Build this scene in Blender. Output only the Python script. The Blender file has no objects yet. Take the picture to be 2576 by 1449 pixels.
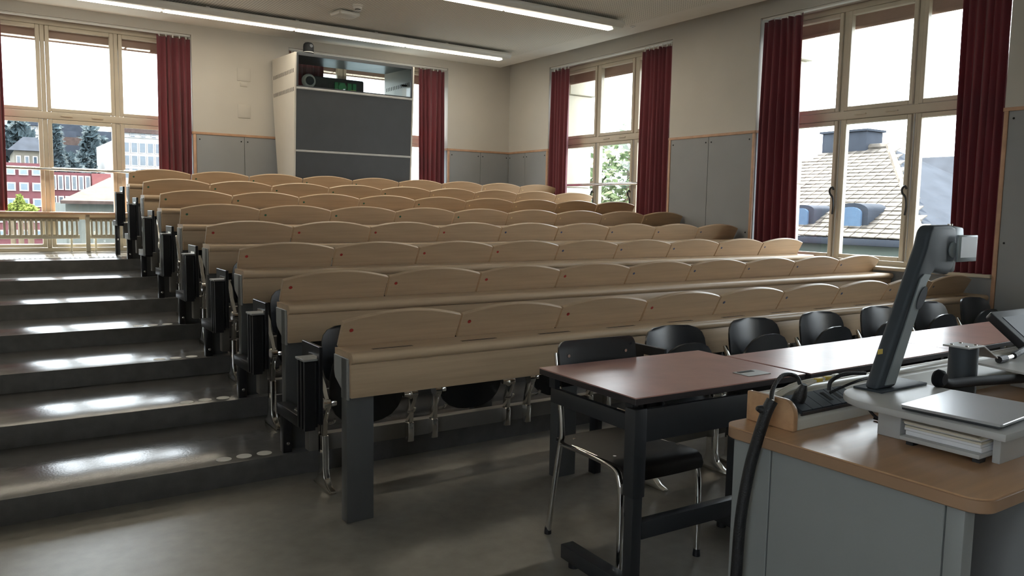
import bpy, bmesh, math, random, mathutils
import numpy as np
from mathutils import Matrix, Vector
random.seed(7)
R = math.radians
scene = bpy.context.scene
C = scene.collection

# ------------------------------------------------------------------ camera (solved from the photograph)
F_PX = 1983.7
YAW, PIT, ROL = R(34.17546872), R(-5.65385368), R(1.01766236)
CAM = np.array([-1.380492, -3.316628, 1.402378])
_f = np.array([math.sin(YAW)*math.cos(PIT), math.cos(YAW)*math.cos(PIT), math.sin(PIT)])
_r = np.array([math.cos(YAW), -math.sin(YAW), 0.0])
_u = np.cross(_r, _f)
_r2 = _r*math.cos(ROL) + _u*math.sin(ROL)
_u2 = -_r*math.sin(ROL) + _u*math.cos(ROL)
cam_data = bpy.data.cameras.new('camera')
cam = bpy.data.objects.new('camera', cam_data)
C.objects.link(cam)
cam.matrix_world = Matrix(((_r2[0], _u2[0], -_f[0], CAM[0]), (_r2[1], _u2[1], -_f[1], CAM[1]),
                           (_r2[2], _u2[2], -_f[2], CAM[2]), (0, 0, 0, 1)))
cam_data.sensor_fit = 'HORIZONTAL'
cam_data.sensor_width = 36.0
cam_data.lens = 36.0*F_PX/2576.0
cam_data.clip_start = 0.05
cam_data.clip_end = 600
scene.camera = cam

def at(x, y, ax, v):
    """photo pixel -> world point on the plane axis[ax] = v"""
    d = ((x-1288)/F_PX)*_r2 + (-(y-724.5)/F_PX)*_u2 + _f
    return CAM + d*((v-CAM[ax])/d[ax])

# ------------------------------------------------------------------ world, sun, exposure
world = bpy.data.worlds.new('sky')
scene.world = world
world.use_nodes = True
bg = world.node_tree.nodes['Background']
bg.inputs[0].default_value = (0.87, 0.945, 1.0, 1)
bg.inputs[1].default_value = 4.2
sun_data = bpy.data.lights.new('sun', 'SUN')
sun_data.energy = 13.0
sun_data.angle = R(0.6)
sun_data.color = (1.0, 0.93, 0.80)
sun = bpy.data.objects.new('sun', sun_data)
C.objects.link(sun)
SUN_AZ, SUN_EL = R(16), R(58)          # measured from +Y towards +X
_to = Vector((math.sin(SUN_AZ)*math.cos(SUN_EL), math.cos(SUN_AZ)*math.cos(SUN_EL), math.sin(SUN_EL)))
sun.rotation_euler = _to.to_track_quat('Z', 'Y').to_euler()
sun.location = (6, 14, 14)
LAMP_E = 10.5                            # ceiling tube emission
vs = scene.view_settings
vs.view_transform = 'Standard'
vs.look = 'None'
vs.gamma = 1.0
vs.exposure = 1.35
vs.use_curve_mapping = False
scene.cycles.caustics_reflective = False
scene.cycles.caustics_refractive = False

# ------------------------------------------------------------------ materials
MATS = {}
def mat(name, col, rough=0.5, metal=0.0, spec=0.5, var=0.06, scale=6.0, stretch=(1, 1, 1), bump=0.0, bscale=60.0,
        coat=0.0, kind='noise', detail=4.0):
    m = bpy.data.materials.new(name)
    m.use_nodes = True
    nt = m.node_tree
    b = nt.nodes['Principled BSDF']
    b.inputs['Roughness'].default_value = rough
    b.inputs['Metallic'].default_value = metal
    b.inputs['Specular IOR Level'].default_value = spec
    b.inputs['Coat Weight'].default_value = coat
    b.inputs['Coat Roughness'].default_value = 0.12
    tc = nt.nodes.new('ShaderNodeTexCoord')
    mp = nt.nodes.new('ShaderNodeMapping')
    mp.inputs['Scale'].default_value = stretch
    nt.links.new(tc.outputs['Object'], mp.inputs[0])
    nz = nt.nodes.new('ShaderNodeTexNoise')
    nz.inputs['Scale'].default_value = scale
    nz.inputs['Detail'].default_value = detail
    nt.links.new(mp.outputs[0], nz.inputs['Vector'])
    rp = nt.nodes.new('ShaderNodeValToRGB')
    lo = [max(0, c*(1-var)) for c in col]
    hi = [min(1, c*(1+var)) for c in col]
    rp.color_ramp.elements[0].position = 0.3
    rp.color_ramp.elements[1].position = 0.7
    rp.color_ramp.elements[0].color = (*lo, 1)
    rp.color_ramp.elements[1].color = (*hi, 1)
    nt.links.new(nz.outputs['Fac'], rp.inputs[0])
    nt.links.new(rp.outputs[0], b.inputs['Base Color'])
    if bump > 0:
        n2 = nt.nodes.new('ShaderNodeTexNoise')
        n2.inputs['Scale'].default_value = bscale
        n2.inputs['Detail'].default_value = 3
        nt.links.new(tc.outputs['Object'], n2.inputs['Vector'])
        bp = nt.nodes.new('ShaderNodeBump')
        bp.inputs['Strength'].default_value = bump
        bp.inputs['Distance'].default_value = 0.01
        nt.links.new(n2.outputs['Fac'], bp.inputs['Height'])
        nt.links.new(bp.outputs[0], b.inputs['Normal'])
    MATS[name] = m
    return m

mat('beech', (0.52, 0.378, 0.247), 0.34, spec=0.4, var=0.10, scale=3.0, stretch=(0.6, 9, 14), detail=6)
mat('beech_edge', (0.66, 0.50, 0.32), 0.4, var=0.08, scale=4.0, stretch=(1, 9, 14))
mat('beech_trim', (0.50, 0.30, 0.19), 0.45, var=0.12, scale=4.0, stretch=(3, 3, 3))
mat('linoleum', (0.225, 0.208, 0.178), 0.34, spec=0.5, var=0.12, scale=14.0, bump=0.03, bscale=160)
mat('step_lino', (0.112, 0.110, 0.108), 0.16, spec=0.5, var=0.12, scale=14.0, bump=0.05, bscale=90)
mat('wall_paint', (0.57, 0.54, 0.49), 0.85, spec=0.2, var=0.03, scale=2.0, bump=0.05, bscale=180)
mat('wall_panel', (0.305, 0.312, 0.318), 0.6, spec=0.3, var=0.03, scale=3.0)
mat('ceiling_white', (0.84, 0.82, 0.77), 0.8, spec=0.2, var=0.02)
mat('frame_cream', (0.60, 0.53, 0.42), 0.45, var=0.04)
mat('white_metal', (0.72, 0.71, 0.67), 0.4, var=0.02)
mat('steel_grey', (0.11, 0.113, 0.113), 0.42, metal=0.2, var=0.05)
mat('plate_grey', (0.33, 0.34, 0.335), 0.5, metal=0.1, var=0.04)
mat('black_paint', (0.012, 0.013, 0.017), 0.33, spec=0.5, var=0.1)
mat('black_ply', (0.013, 0.015, 0.019), 0.27, spec=0.6, var=0.12, scale=8)
mat('black_seat', (0.018, 0.016, 0.015), 0.42, spec=0.25, var=0.12, scale=8)
mat('aluminium', (0.78, 0.76, 0.72), 0.16, metal=1.0, var=0.05, scale=12)
mat('beam_alu', (0.20, 0.19, 0.175), 0.5, metal=0.4, var=0.05)
mat('camera_black', (0.010, 0.011, 0.013), 0.7, spec=0.12)
mat('chrome', (0.75, 0.74, 0.72), 0.12, metal=1.0, var=0.03)
mat('dark_metal', (0.030, 0.032, 0.036), 0.42, spec=0.45, var=0.08)
mat('table_red', (0.44, 0.245, 0.205), 0.30, spec=0.5, var=0.16, scale=5.0, bump=0.05, bscale=30, detail=8)
mat('table_edge', (0.035, 0.030, 0.032), 0.35, var=0.1)
mat('lectern_grey', (0.27, 0.28, 0.275), 0.5, var=0.03)
mat('lectern_wood', (0.50, 0.30, 0.165), 0.28, spec=0.45, var=0.12, scale=3.0, stretch=(0.7, 10, 10), detail=6)
mat('lectern_edge', (0.33, 0.20, 0.12), 0.4, var=0.1)
mat('cream_plastic', (0.58, 0.56, 0.50), 0.35, var=0.03)
mat('light_grey', (0.45, 0.45, 0.44), 0.4, var=0.03)
mat('doc_dark', (0.04, 0.05, 0.06), 0.5, spec=0.35, var=0.06)
mat('doc_grey', (0.22, 0.25, 0.26), 0.4, metal=0.3, var=0.05)
mat('laptop_silver', (0.62, 0.63, 0.65), 0.3, metal=0.6, var=0.02)
mat('paper', (0.72, 0.72, 0.74), 0.8, var=0.03, scale=20)
mat('paper_cream', (0.68, 0.63, 0.52), 0.8, var=0.03, scale=20)
mat('cable_grey', (0.58, 0.54, 0.46), 0.5)
mat('cable_black', (0.012, 0.012, 0.014), 0.5, bump=0.3, bscale=200)
mat('radiator_cream', (0.62, 0.57, 0.44), 0.4, var=0.03)
mat('cabinet_white', (0.62, 0.59, 0.53), 0.45, var=0.02)
mat('cabinet_front', (0.052, 0.057, 0.064), 0.34, spec=0.45, var=0.06)
mat('cabinet_strip', (0.42, 0.42, 0.41), 0.4, metal=0.4)
mat('dark_gap', (0.01, 0.01, 0.01), 0.8)
mat('sticker_white', (0.68, 0.66, 0.60), 0.5)
mat('dot_red', (0.42, 0.035, 0.03), 0.4)
mat('dot_blue', (0.045, 0.075, 0.18), 0.4)
mat('dot_green', (0.02, 0.14, 0.09), 0.4)
mat('dot_yellow', (0.75, 0.60, 0.34), 0.4)
mat('yellow_tape', (0.62, 0.45, 0.06), 0.5)
mat('stone', (0.50, 0.46, 0.37), 0.85, var=0.08, scale=3, bump=0.2, bscale=15)
mat('green_plastic', (0.03, 0.35, 0.13), 0.35)
mat('lime_label', (0.45, 0.65, 0.15), 0.4)
mat('screen_pale', (0.55, 0.58, 0.62), 0.25)
mat('screen_dark', (0.045, 0.05, 0.06), 0.5, spec=0.2)
# outdoors
mat('red_render', (0.10, 0.038, 0.042), 0.85, spec=0.08, var=0.08)
mat('red_panel', (0.15, 0.055, 0.055), 0.85, spec=0.08, var=0.05)
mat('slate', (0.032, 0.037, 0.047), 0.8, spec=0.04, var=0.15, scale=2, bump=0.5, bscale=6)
mat('white_render', (0.36, 0.35, 0.34), 0.85, spec=0.08, var=0.05)
mat('cream_render', (0.15, 0.135, 0.11), 0.85, spec=0.08, var=0.08)
mat('window_dark', (0.035, 0.05, 0.065), 0.15, spec=0.6, var=0.2)
mat('window_sky', (0.09, 0.12, 0.145), 0.15, spec=0.6, var=0.1)
mat('window_blue', (0.07, 0.11, 0.17), 0.2, spec=0.6, var=0.1)
mat('green_cornice', (0.075, 0.09, 0.08), 0.8, spec=0.08, var=0.1, scale=2)
mat('shed_wall', (0.10, 0.105, 0.095), 0.85, spec=0.08, var=0.1)
mat('shed_roof', (0.055, 0.038, 0.033), 0.8, spec=0.08, var=0.25, scale=5)
mat('hill_hazy', (0.075, 0.092, 0.10), 0.9, spec=0.08, var=0.3, scale=0.2)  # lightened and blued so the colour itself carries the distant haze
mat('tree_dark', (0.034, 0.048, 0.054), 0.8, spec=0.08, var=0.3, scale=2)  # bluish lift in the foliage colour stands in for haze
mat('tree_green', (0.055, 0.08, 0.035), 0.7, spec=0.08, var=0.35, scale=3)
mat('bush_lime', (0.14, 0.17, 0.035), 0.7, spec=0.08, var=0.3, scale=3)
mat('bark', (0.12, 0.09, 0.06), 0.9, spec=0.08, var=0.2)

mat('roof_tiles', (0.085, 0.075, 0.065), 0.6, spec=0.06, var=0.6, scale=3.5)

def ceiling_perf():
    m = mat('ceiling_perforated', (0.60, 0.58, 0.53), 0.85, spec=0.2, var=0.01)
    nt = m.node_tree
    b = nt.nodes['Principled BSDF']
    tc = [n for n in nt.nodes if n.type == 'TEX_COORD'][0]
    vo = nt.nodes.new('ShaderNodeTexVoronoi')
    vo.inputs['Scale'].default_value = 32.0
    vo.inputs['Randomness'].default_value = 0.0
    nt.links.new(tc.outputs['Object'], vo.inputs['Vector'])
    rp = nt.nodes.new('ShaderNodeValToRGB')
    rp.color_ramp.elements[0].position = 0.22
    rp.color_ramp.elements[1].position = 0.30
    rp.color_ramp.elements[0].color = (0.30, 0.29, 0.265, 1)
    rp.color_ramp.elements[1].color = (0.86, 0.84, 0.78, 1)
    nt.links.new(vo.outputs['Distance'], rp.inputs[0])
    nt.links.new(rp.outputs[0], b.inputs['Base Color'])
ceiling_perf()

def curtain_mat():
    m = bpy.data.materials.new('curtain_red')
    m.use_nodes = True
    nt = m.node_tree
    b = nt.nodes['Principled BSDF']
    out = nt.nodes['Material Output']
    tc = nt.nodes.new('ShaderNodeTexCoord')
    nz = nt.nodes.new('ShaderNodeTexNoise')
    nz.inputs['Scale'].default_value = 260
    nt.links.new(tc.outputs['Object'], nz.inputs['Vector'])
    rp = nt.nodes.new('ShaderNodeValToRGB')
    rp.color_ramp.elements[0].color = (0.17, 0.036, 0.050, 1)
    rp.color_ramp.elements[1].color = (0.23, 0.052, 0.066, 1)
    nt.links.new(nz.outputs['Fac'], rp.inputs[0])
    nt.links.new(rp.outputs[0], b.inputs['Base Color'])
    b.inputs['Roughness'].default_value = 0.85
    b.inputs['Sheen Weight'].default_value = 0.3
    tr = nt.nodes.new('ShaderNodeBsdfTranslucent')
    tr.inputs[0].default_value = (0.26, 0.020, 0.026, 1)
    mx = nt.nodes.new('ShaderNodeMixShader')
    mx.inputs[0].default_value = 0.22
    nt.links.new(b.outputs[0], mx.inputs[1])
    nt.links.new(tr.outputs[0], mx.inputs[2])
    nt.links.new(mx.outputs[0], out.inputs[0])
    MATS['curtain_red'] = m
curtain_mat()

def blind_mat():
    m = bpy.data.materials.new('blind_fabric')
    m.use_nodes = True
    nt = m.node_tree
    b = nt.nodes['Principled BSDF']
    out = nt.nodes['Material Output']
    nz = nt.nodes.new('ShaderNodeTexNoise')
    nz.inputs['Scale'].default_value = 30
    rp = nt.nodes.new('ShaderNodeValToRGB')
    rp.color_ramp.elements[0].color = (0.40, 0.26, 0.21, 1)
    rp.color_ramp.elements[1].color = (0.48, 0.33, 0.27, 1)
    nt.links.new(nz.outputs['Fac'], rp.inputs[0])
    nt.links.new(rp.outputs[0], b.inputs['Base Color'])
    b.inputs['Roughness'].default_value = 0.9
    MATS['blind_fabric'] = m
blind_mat()

def glass_mat(name, tint, spec_rough=0.0, ior=1.45):
    m = bpy.data.materials.new(name)
    m.use_nodes = True
    nt = m.node_tree
    nt.nodes.remove(nt.nodes['Principled BSDF'])
    out = nt.nodes['Material Output']
    t = nt.nodes.new('ShaderNodeBsdfTransparent')
    t.inputs[0].default_value = (*tint, 1)
    g = nt.nodes.new('ShaderNodeBsdfGlossy')
    g.inputs['Roughness'].default_value = spec_rough
    lw = nt.nodes.new('ShaderNodeLayerWeight')
    lw.inputs[0].default_value = 0.5
    pw = nt.nodes.new('ShaderNodeMath')
    pw.operation = 'POWER'
    pw.inputs[1].default_value = 5.0
    nt.links.new(lw.outputs['Facing'], pw.inputs[0])
    fr = nt.nodes.new('ShaderNodeMath')
    fr.operation = 'MULTIPLY_ADD'
    fr.inputs[1].default_value = 0.9
    fr.inputs[2].default_value = 0.035
    nt.links.new(pw.outputs[0], fr.inputs[0])
    mx = nt.nodes.new('ShaderNodeMixShader')
    nt.links.new(fr.outputs[0], mx.inputs[0])
    nt.links.new(t.outputs[0], mx.inputs[1])
    nt.links.new(g.outputs[0], mx.inputs[2])
    nt.links.new(mx.outputs[0], out.inputs[0])
    MATS[name] = m
glass_mat('window_glass', (0.97, 0.98, 0.98))
glass_mat('cabinet_glass', (0.80, 0.84, 0.84))

def emit_mat(name, col, e):
    m = bpy.data.materials.new(name)
    m.use_nodes = True
    nt = m.node_tree
    b = nt.nodes['Principled BSDF']
    b.inputs['Base Color'].default_value = (*col, 1)
    b.inputs['Emission Color'].default_value = (*col, 1)
    b.inputs['Emission Strength'].default_value = e
    MATS[name] = m
emit_mat('tube_light', (1.0, 0.90, 0.72), LAMP_E)

# ------------------------------------------------------------------ mesh helpers
class MB:
    def __init__(self):
        self.v, self.f = [], []
    def add(self, vs_, fs):
        n = len(self.v)
        self.v += [tuple(map(float, p)) for p in vs_]
        self.f += [tuple(i+n for i in f) for f in fs]
        return self
    def box(self, x0, x1, y0, y1, z0, z1):
        p = [(x, y, z) for z in (z0, z1) for y in (y0, y1) for x in (x0, x1)]
        return self.add(p, [(0, 2, 3, 1), (4, 5, 7, 6), (0, 1, 5, 4), (2, 6, 7, 3), (0, 4, 6, 2), (1, 3, 7, 5)])
    def prism(self, poly, axis, a, b):
        """poly in the two other axes (in x,y,z order), extruded along axis from a to b"""
        def P(u, v, w):
            return (w, u, v) if axis == 0 else (u, w, v) if axis == 1 else (u, v, w)
        n = len(poly)
        vs_ = [P(u, v, a) for u, v in poly]+[P(u, v, b) for u, v in poly]
        fs = [tuple(range(n)), tuple(range(2*n-1, n-1, -1))]
        fs += [(i, i+n, (i+1) % n+n, (i+1) % n) for i in range(n)]
        return self.add(vs_, fs)
    def hexa(self, bottom, top):
        """two quads of 3d points"""
        return self.add(list(bottom)+list(top), [(3, 2, 1, 0), (4, 5, 6, 7), (0, 1, 5, 4), (1, 2, 6, 5), (2, 3, 7, 6), (3, 0, 4, 7)])
    def tube(self, pts, r, n=10, smooth=True, cap=True):
        pts = [Vector(p) for p in pts]
        if smooth and len(pts) > 2:
            q = []
            for i in range(len(pts)-1):
                p0, p1, p2, p3 = pts[max(i-1, 0)], pts[i], pts[i+1], pts[min(i+2, len(pts)-1)]
                for s in range(5):
                    t = s/5
                    q.append(0.5*((2*p1)+(p2-p0)*t+(2*p0-5*p1+4*p2-p3)*t*t+(3*p1-p0-3*p2+p3)*t**3))
            q.append(pts[-1])
            pts = q
        rs = r if isinstance(r, (list, tuple)) else None
        vs_, fs = [], []
        up = None
        m = len(pts)
        for i, p in enumerate(pts):
            d = (pts[min(i+1, m-1)]-pts[max(i-1, 0)]).normalized()
            if up is None:
                up = Vector((0, 0, 1)) if abs(d.z) < 0.9 else Vector((0, 1, 0))
            a = d.cross(up)
            if a.length < 1e-5:
                a = d.cross(Vector((1, 0, 0)))
            a.normalize()
            b = a.cross(d).normalized()
            up = b
            rr = r if rs is None else rs[0]+(rs[1]-rs[0])*i/(m-1)
            for k in range(n):
                an = 2*math.pi*k/n
                vs_.append(p+a*(rr*math.cos(an))+b*(rr*math.sin(an)))
        for i in range(m-1):
            for k in range(n):
                k2 = (k+1) % n
                fs.append((i*n+k, i*n+k2, (i+1)*n+k2, (i+1)*n+k))
        if cap:
            fs.append(tuple(range(n-1, -1, -1)))
            fs.append(tuple((m-1)*n+k for k in range(n)))
        return self.add(vs_, fs)
    def lathe(self, prof, axis=2, c=(0, 0, 0), n=20):
        """prof: (radius, height) pairs along the axis"""
        vs_, fs = [], []
        for r_, h in prof:
            for k in range(n):
                a = 2*math.pi*k/n
                u, v = r_*math.cos(a), r_*math.sin(a)
                p = (h, u, v) if axis == 0 else (v, h, u) if axis == 1 else (u, v, h)
                vs_.append((p[0]+c[0], p[1]+c[1], p[2]+c[2]))
        m = len(prof)
        for i in range(m-1):
            for k in range(n):
                k2 = (k+1) % n
                fs.append((i*n+k, i*n+k2, (i+1)*n+k2, (i+1)*n+k))
        fs.append(tuple(range(n-1, -1, -1)))
        fs.append(tuple((m-1)*n+k for k in range(n)))
        return self.add(vs_, fs)
    def xform(self, M):
        self.v = [tuple(M @ Vector(p)) for p in self.v]
        return self
    def mesh(self, name, material, bev=0.0, seg=2, smooth=True, ang=35):
        me = bpy.data.meshes.new(name)
        me.from_pydata(self.v, [], self.f)
        bm = bmesh.new()
        bm.from_mesh(me)
        bmesh.ops.recalc_face_normals(bm, faces=bm.faces)
        if bev > 0:
            es = [e for e in bm.edges if len(e.link_faces) == 2 and e.calc_face_angle(0) > R(28)]
            bmesh.ops.bevel(bm, geom=es, offset=bev, segments=seg, affect='EDGES', profile=0.5, clamp_overlap=True)
        bm.to_mesh(me)
        bm.free()
        if smooth:
            me.polygons.foreach_set('use_smooth', [True]*len(me.polygons))
            me.set_sharp_from_angle(angle=R(ang))
        me.materials.append(MATS[material])
        return me
    def build(self, name, material, parent=None, loc=None, rotz=None, **kw):
        return inst(self.mesh(name, material, **kw), name, parent, loc, rotz)

def inst(me, name, parent=None, loc=None, rotz=None):
    o = bpy.data.objects.new(name, me)
    C.objects.link(o)
    if parent is not None:
        o.parent = parent
    if loc is not None:
        o.location = loc
    if rotz is not None:
        o.rotation_euler = (0, 0, rotz)
    return o

def tag(o, label, cat, group=None, kind=None):
    o['label'] = label
    o['category'] = cat
    if group:
        o['group'] = group
    if kind:
        o['kind'] = kind
    return o

def thing(name, label=None, cat=None, loc=(0, 0, 0), rotz=0, group=None, kind=None):
    o = bpy.data.objects.new(name, None)
    o.empty_display_size = 0.1
    C.objects.link(o)
    o.location = loc
    o.rotation_euler = (0, 0, rotz)
    if label:
        tag(o, label, cat, group)
    if kind:
        o['kind'] = kind
    return o

def struct(o, label, cat):
    o['kind'] = 'structure'
    return tag(o, label, cat)

ORD = ['front', 'first', 'second', 'third', 'fourth', 'fifth', 'sixth', 'seventh', 'eighth', 'ninth']

# ------------------------------------------------------------------ main dimensions (metres)
PITCH, RISE, NOS = 0.82807, 0.11842, 0.6339
XR, YB = 5.536, 7.031
XL, YF = -3.3, -5.6
ZRAIL = 2.294
ZC = 3.567                 # underside of the hung ceiling
ZT = 3.72                  # true ceiling
NZ0, NZ1 = 0.93, 3.45      # window opening
ND = 0.24                  # depth of niche to the window frame
WIN_BACK = [(-1.49, 0.87), (2.07, 4.447)]
WIN_RIGHT = [(3.575, 6.01), (-0.17, 2.304), (-3.915, -1.44)]
WIN_LEFT_FILL = [(-5.0, -3.35)]   # unseen window added to brighten the front of the room

# ------------------------------------------------------------------ floor and tiers
b = MB().box(XL-.1, XR+.3, YF-.1, NOS, -0.12, 0)
floor = b.build('floor', 'linoleum')
struct(floor, 'dark grey-brown linoleum floor in front of the tiers', 'floor')
for k in range(1, 8):
    y0 = NOS+(k-1)*PITCH
    y1 = NOS+k*PITCH if k < 7 else YB+ND+.05
    MB().box(XL-.1, XR+.2, y0, y1, -0.12, k*RISE).build('step', 'step_lino', floor, bev=0.004, seg=2)

# ------------------------------------------------------------------ walls
NZB = {-1.49: 0.82}        # the radiator window reaches down to the platform
def wall_boxes(openings, lo, hi, axis, plane, thick, z0, z1, out=1):
    m = MB()
    def bx(a, b_, c, d):
        if axis == 0:
            m.box(a, b_, plane, plane+out*thick, c, d) if out > 0 else m.box(a, b_, plane-thick, plane, c, d)
        else:
            m.box(plane, plane+thick, a, b_, c, d) if out > 0 else m.box(plane-thick, plane, a, b_, c, d)
    cur = lo
    for a, b_ in sorted(openings):
        bx(cur, a, z0, z1)
        bx(a, b_, NZ1, z1)
        bx(a, b_, z0, NZB.get(a, NZ0))
        cur = b_
    bx(cur, hi, z0, z1)
    return m

PT = 0.018
wb = wall_boxes(WIN_BACK, XL-.1, XR+.34, 0, YB+PT, .32, -.12, ZT).build('wall_back', 'wall_paint')
struct(wb, 'pale plastered back wall with two tall window openings', 'wall')
wr = wall_boxes(WIN_RIGHT, YF-.1, YB+PT, 1, XR+PT, .32, -.12, ZT).build('wall_right', 'wall_paint')
struct(wr, 'pale plastered right wall with tall window openings', 'wall')
wl = wall_boxes(WIN_LEFT_FILL, YF-.1, YB+.3, 1, XL, .32, -.12, ZT, out=-1).build('wall_left', 'wall_paint')
struct(wl, 'plain plastered left wall beside the aisle', 'wall')
wf = MB().box(XL-.2, XR+.3, YF-.2, YF, -.12, ZT).build('wall_front', 'wall_paint')
struct(wf, 'plain plastered front wall behind the lectern', 'wall')
# upper plaster layer above the dado (so that the plaster is flush with the grey panels)
for nm, parent, segs in (('upper_plaster', wb, [(XL, -1.49), (.87, 2.07), (4.447, XR)]),):
    for a, c in segs:
        MB().box(a, c, YB, YB+PT, ZRAIL, ZT).build(nm, 'wall_paint', parent, smooth=False)
for a, c in ((-1.49, .87), (2.07, 4.447)):
    MB().box(a, c, YB, YB+PT, NZ1, ZT).build('upper_plaster', 'wall_paint', wb, smooth=False)
for a, c in ((YF, -3.915), (-1.44, -.17), (2.304, 3.575), (6.01, YB+PT)):
    MB().box(XR, XR+PT, a, c, ZRAIL, ZT).build('upper_plaster', 'wall_paint', wr, smooth=False)
for a, c in WIN_RIGHT:
    MB().box(XR, XR+PT, a, c, NZ1, ZT).build('upper_plaster', 'wall_paint', wr, smooth=False)
    MB().box(XR, XR+PT, a, c, 0, NZ0).build('parapet_panel', 'wall_panel', wr, smooth=False)

# grey dado panels with screws, beech rail and edge strips
screw_me = MB().lathe([(.0085, 0), (.0085, .003), (.006, .004)], 2, n=10).mesh('screw', 'dark_gap')
def panel(parent, axis, a, c, z0, z1):
    g = .0025
    if axis == 0:
        p = MB().box(a+g, c-g, YB, YB+PT, z0, z1).build('wall_panel', 'wall_panel', parent, bev=.0015, seg=1)
    else:
        p = MB().box(XR, XR+PT, a+g, c-g, z0, z1).build('wall_panel', 'wall_panel', parent, bev=.0015, seg=1)
    for u in (a+.04, c-.04):
        for z in (z1-.06, z1-1.06):
            if z < z0+.05:
                continue
            s = inst(screw_me, 'screw', p)
            if axis == 0:
                s.location = (u, YB, z)
                s.rotation_euler = (R(90), 0, 0)
            else:
                s.location = (XR, u, z)
                s.rotation_euler = (0, R(-90), 0)
ZP = ZRAIL-.03
for a, c in ((XL, -2.4), (-2.4, -1.52), (.905, 1.488), (1.488, 2.04), (4.48, 5.022), (5.022, XR)):
    panel(wb, 0, a, c, 0.70, ZP)
for a, c in ((-1.407, -.80), (-.80, -.203), (2.337, 2.952), (2.952, 3.542), (6.043, 6.581), (6.581, YB)):
    panel(wr, 1, a, c, 0.0, ZP)
for a, c in ((XL, -1.49), (.87, 2.07), (4.447, XR)):
    MB().box(a, c, YB-.008, YB+PT, ZP, ZRAIL).build('dado_rail', 'beech_trim', wb, bev=.003)
for a, c in ((YF, -3.915), (-1.44, -.17), (2.304, 3.575), (6.01, YB)):
    MB().box(XR-.008, XR+PT, a, c, ZP, ZRAIL).build('dado_rail', 'beech_trim', wr, bev=.003)
for x in (-1.52, .87, 2.04, 4.447):
    MB().box(x, x+.033, YB-.006, YB+PT, .70, ZP).build('edge_strip', 'beech_trim', wb, bev=.002)
for y in (-1.44, -.203, 2.304, 3.542, 6.01):
    MB().box(XR-.006, XR+PT, y, y+.033, 0, ZP).build('edge_strip', 'beech_trim', wr, bev=.002)
# grey lining and rail inside the reveals
for x0, x1, s in ((-1.495, -1.485, 1), (.865, .875, -1), (2.065, 2.075, 1), (4.442, 4.452, -1)):
    MB().box(x0, x1, YB+PT, YB+ND, .83, ZP).build('reveal_panel', 'wall_panel', wb, smooth=False)
    MB().box(x0-.006, x1+.006, YB, YB+ND, ZP, ZRAIL).build('dado_rail', 'beech_trim', wb, smooth=False)
for y0 in (-.175, 2.299, 3.57, 6.005):
    MB().box(XR+PT, XR+ND, y0, y0+.01, NZ0, ZP).build('reveal_panel', 'wall_panel', wr, smooth=False)
    MB().box(XR, XR+ND, y0-.006, y0+.016, ZP, ZRAIL).build('dado_rail', 'beech_trim', wr, smooth=False)
# stone piers outside the openings
for a, c in WIN_BACK:
    for u0, u1 in ((a-.3, a+.02), (c-.02, c+.3)):
        MB().box(u0, u1, YB+.34, YB+.60, NZ0-.8, NZ1+.3).build('stone_jamb', 'stone', wb, bev=.01)
    MB().box(a-.3, c+.3, YB+.34, YB+.60, NZ1+.02, NZ1+.5).build('stone_lintel', 'stone', wb, bev=.01)
for a, c in WIN_RIGHT:
    for u0, u1 in ((a-.3, a+.02), (c-.02, c+.3)):
        for q, (za, zb) in enumerate(((.1, 1.0), (1.0, 1.75), (1.75, 2.45), (2.45, 3.1), (3.1, 3.8))):
            e = .05 if q == 4 else 0
            MB().box(XR+.34, XR+.80+e, u0-e, u1+e, za+.003, zb-.003).build('stone_jamb', 'stone', wr, bev=.012)
    MB().box(XR+.34, XR+.80, a-.3, c+.3, NZ1+.02, NZ1+.5).build('stone_lintel', 'stone', wr, bev=.01)

# ceiling: true slab and the hung perforated field with a smooth border
ceil = MB().box(XL-.2, XR+.4, YF-.2, YB+.4, ZT, ZT+.12).build('ceiling', 'ceiling_white')
struct(ceil, 'hung white ceiling with a perforated field and smooth border', 'ceiling')
XH = 5.36
XB, YBo = 5.0, 6.16
MB().box(XL, XB, YF, YBo, ZC, ZC+.09).build('perforated_field', 'ceiling_perforated', ceil, smooth=False)
MB().box(XB, XH, YF, YB, ZC, ZC+.09).build('smooth_border', 'ceiling_white', ceil, smooth=False)
MB().box(XL, XB, YBo, YB, ZC, ZC+.09).build('smooth_border', 'ceiling_white', ceil, smooth=False)

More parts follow.
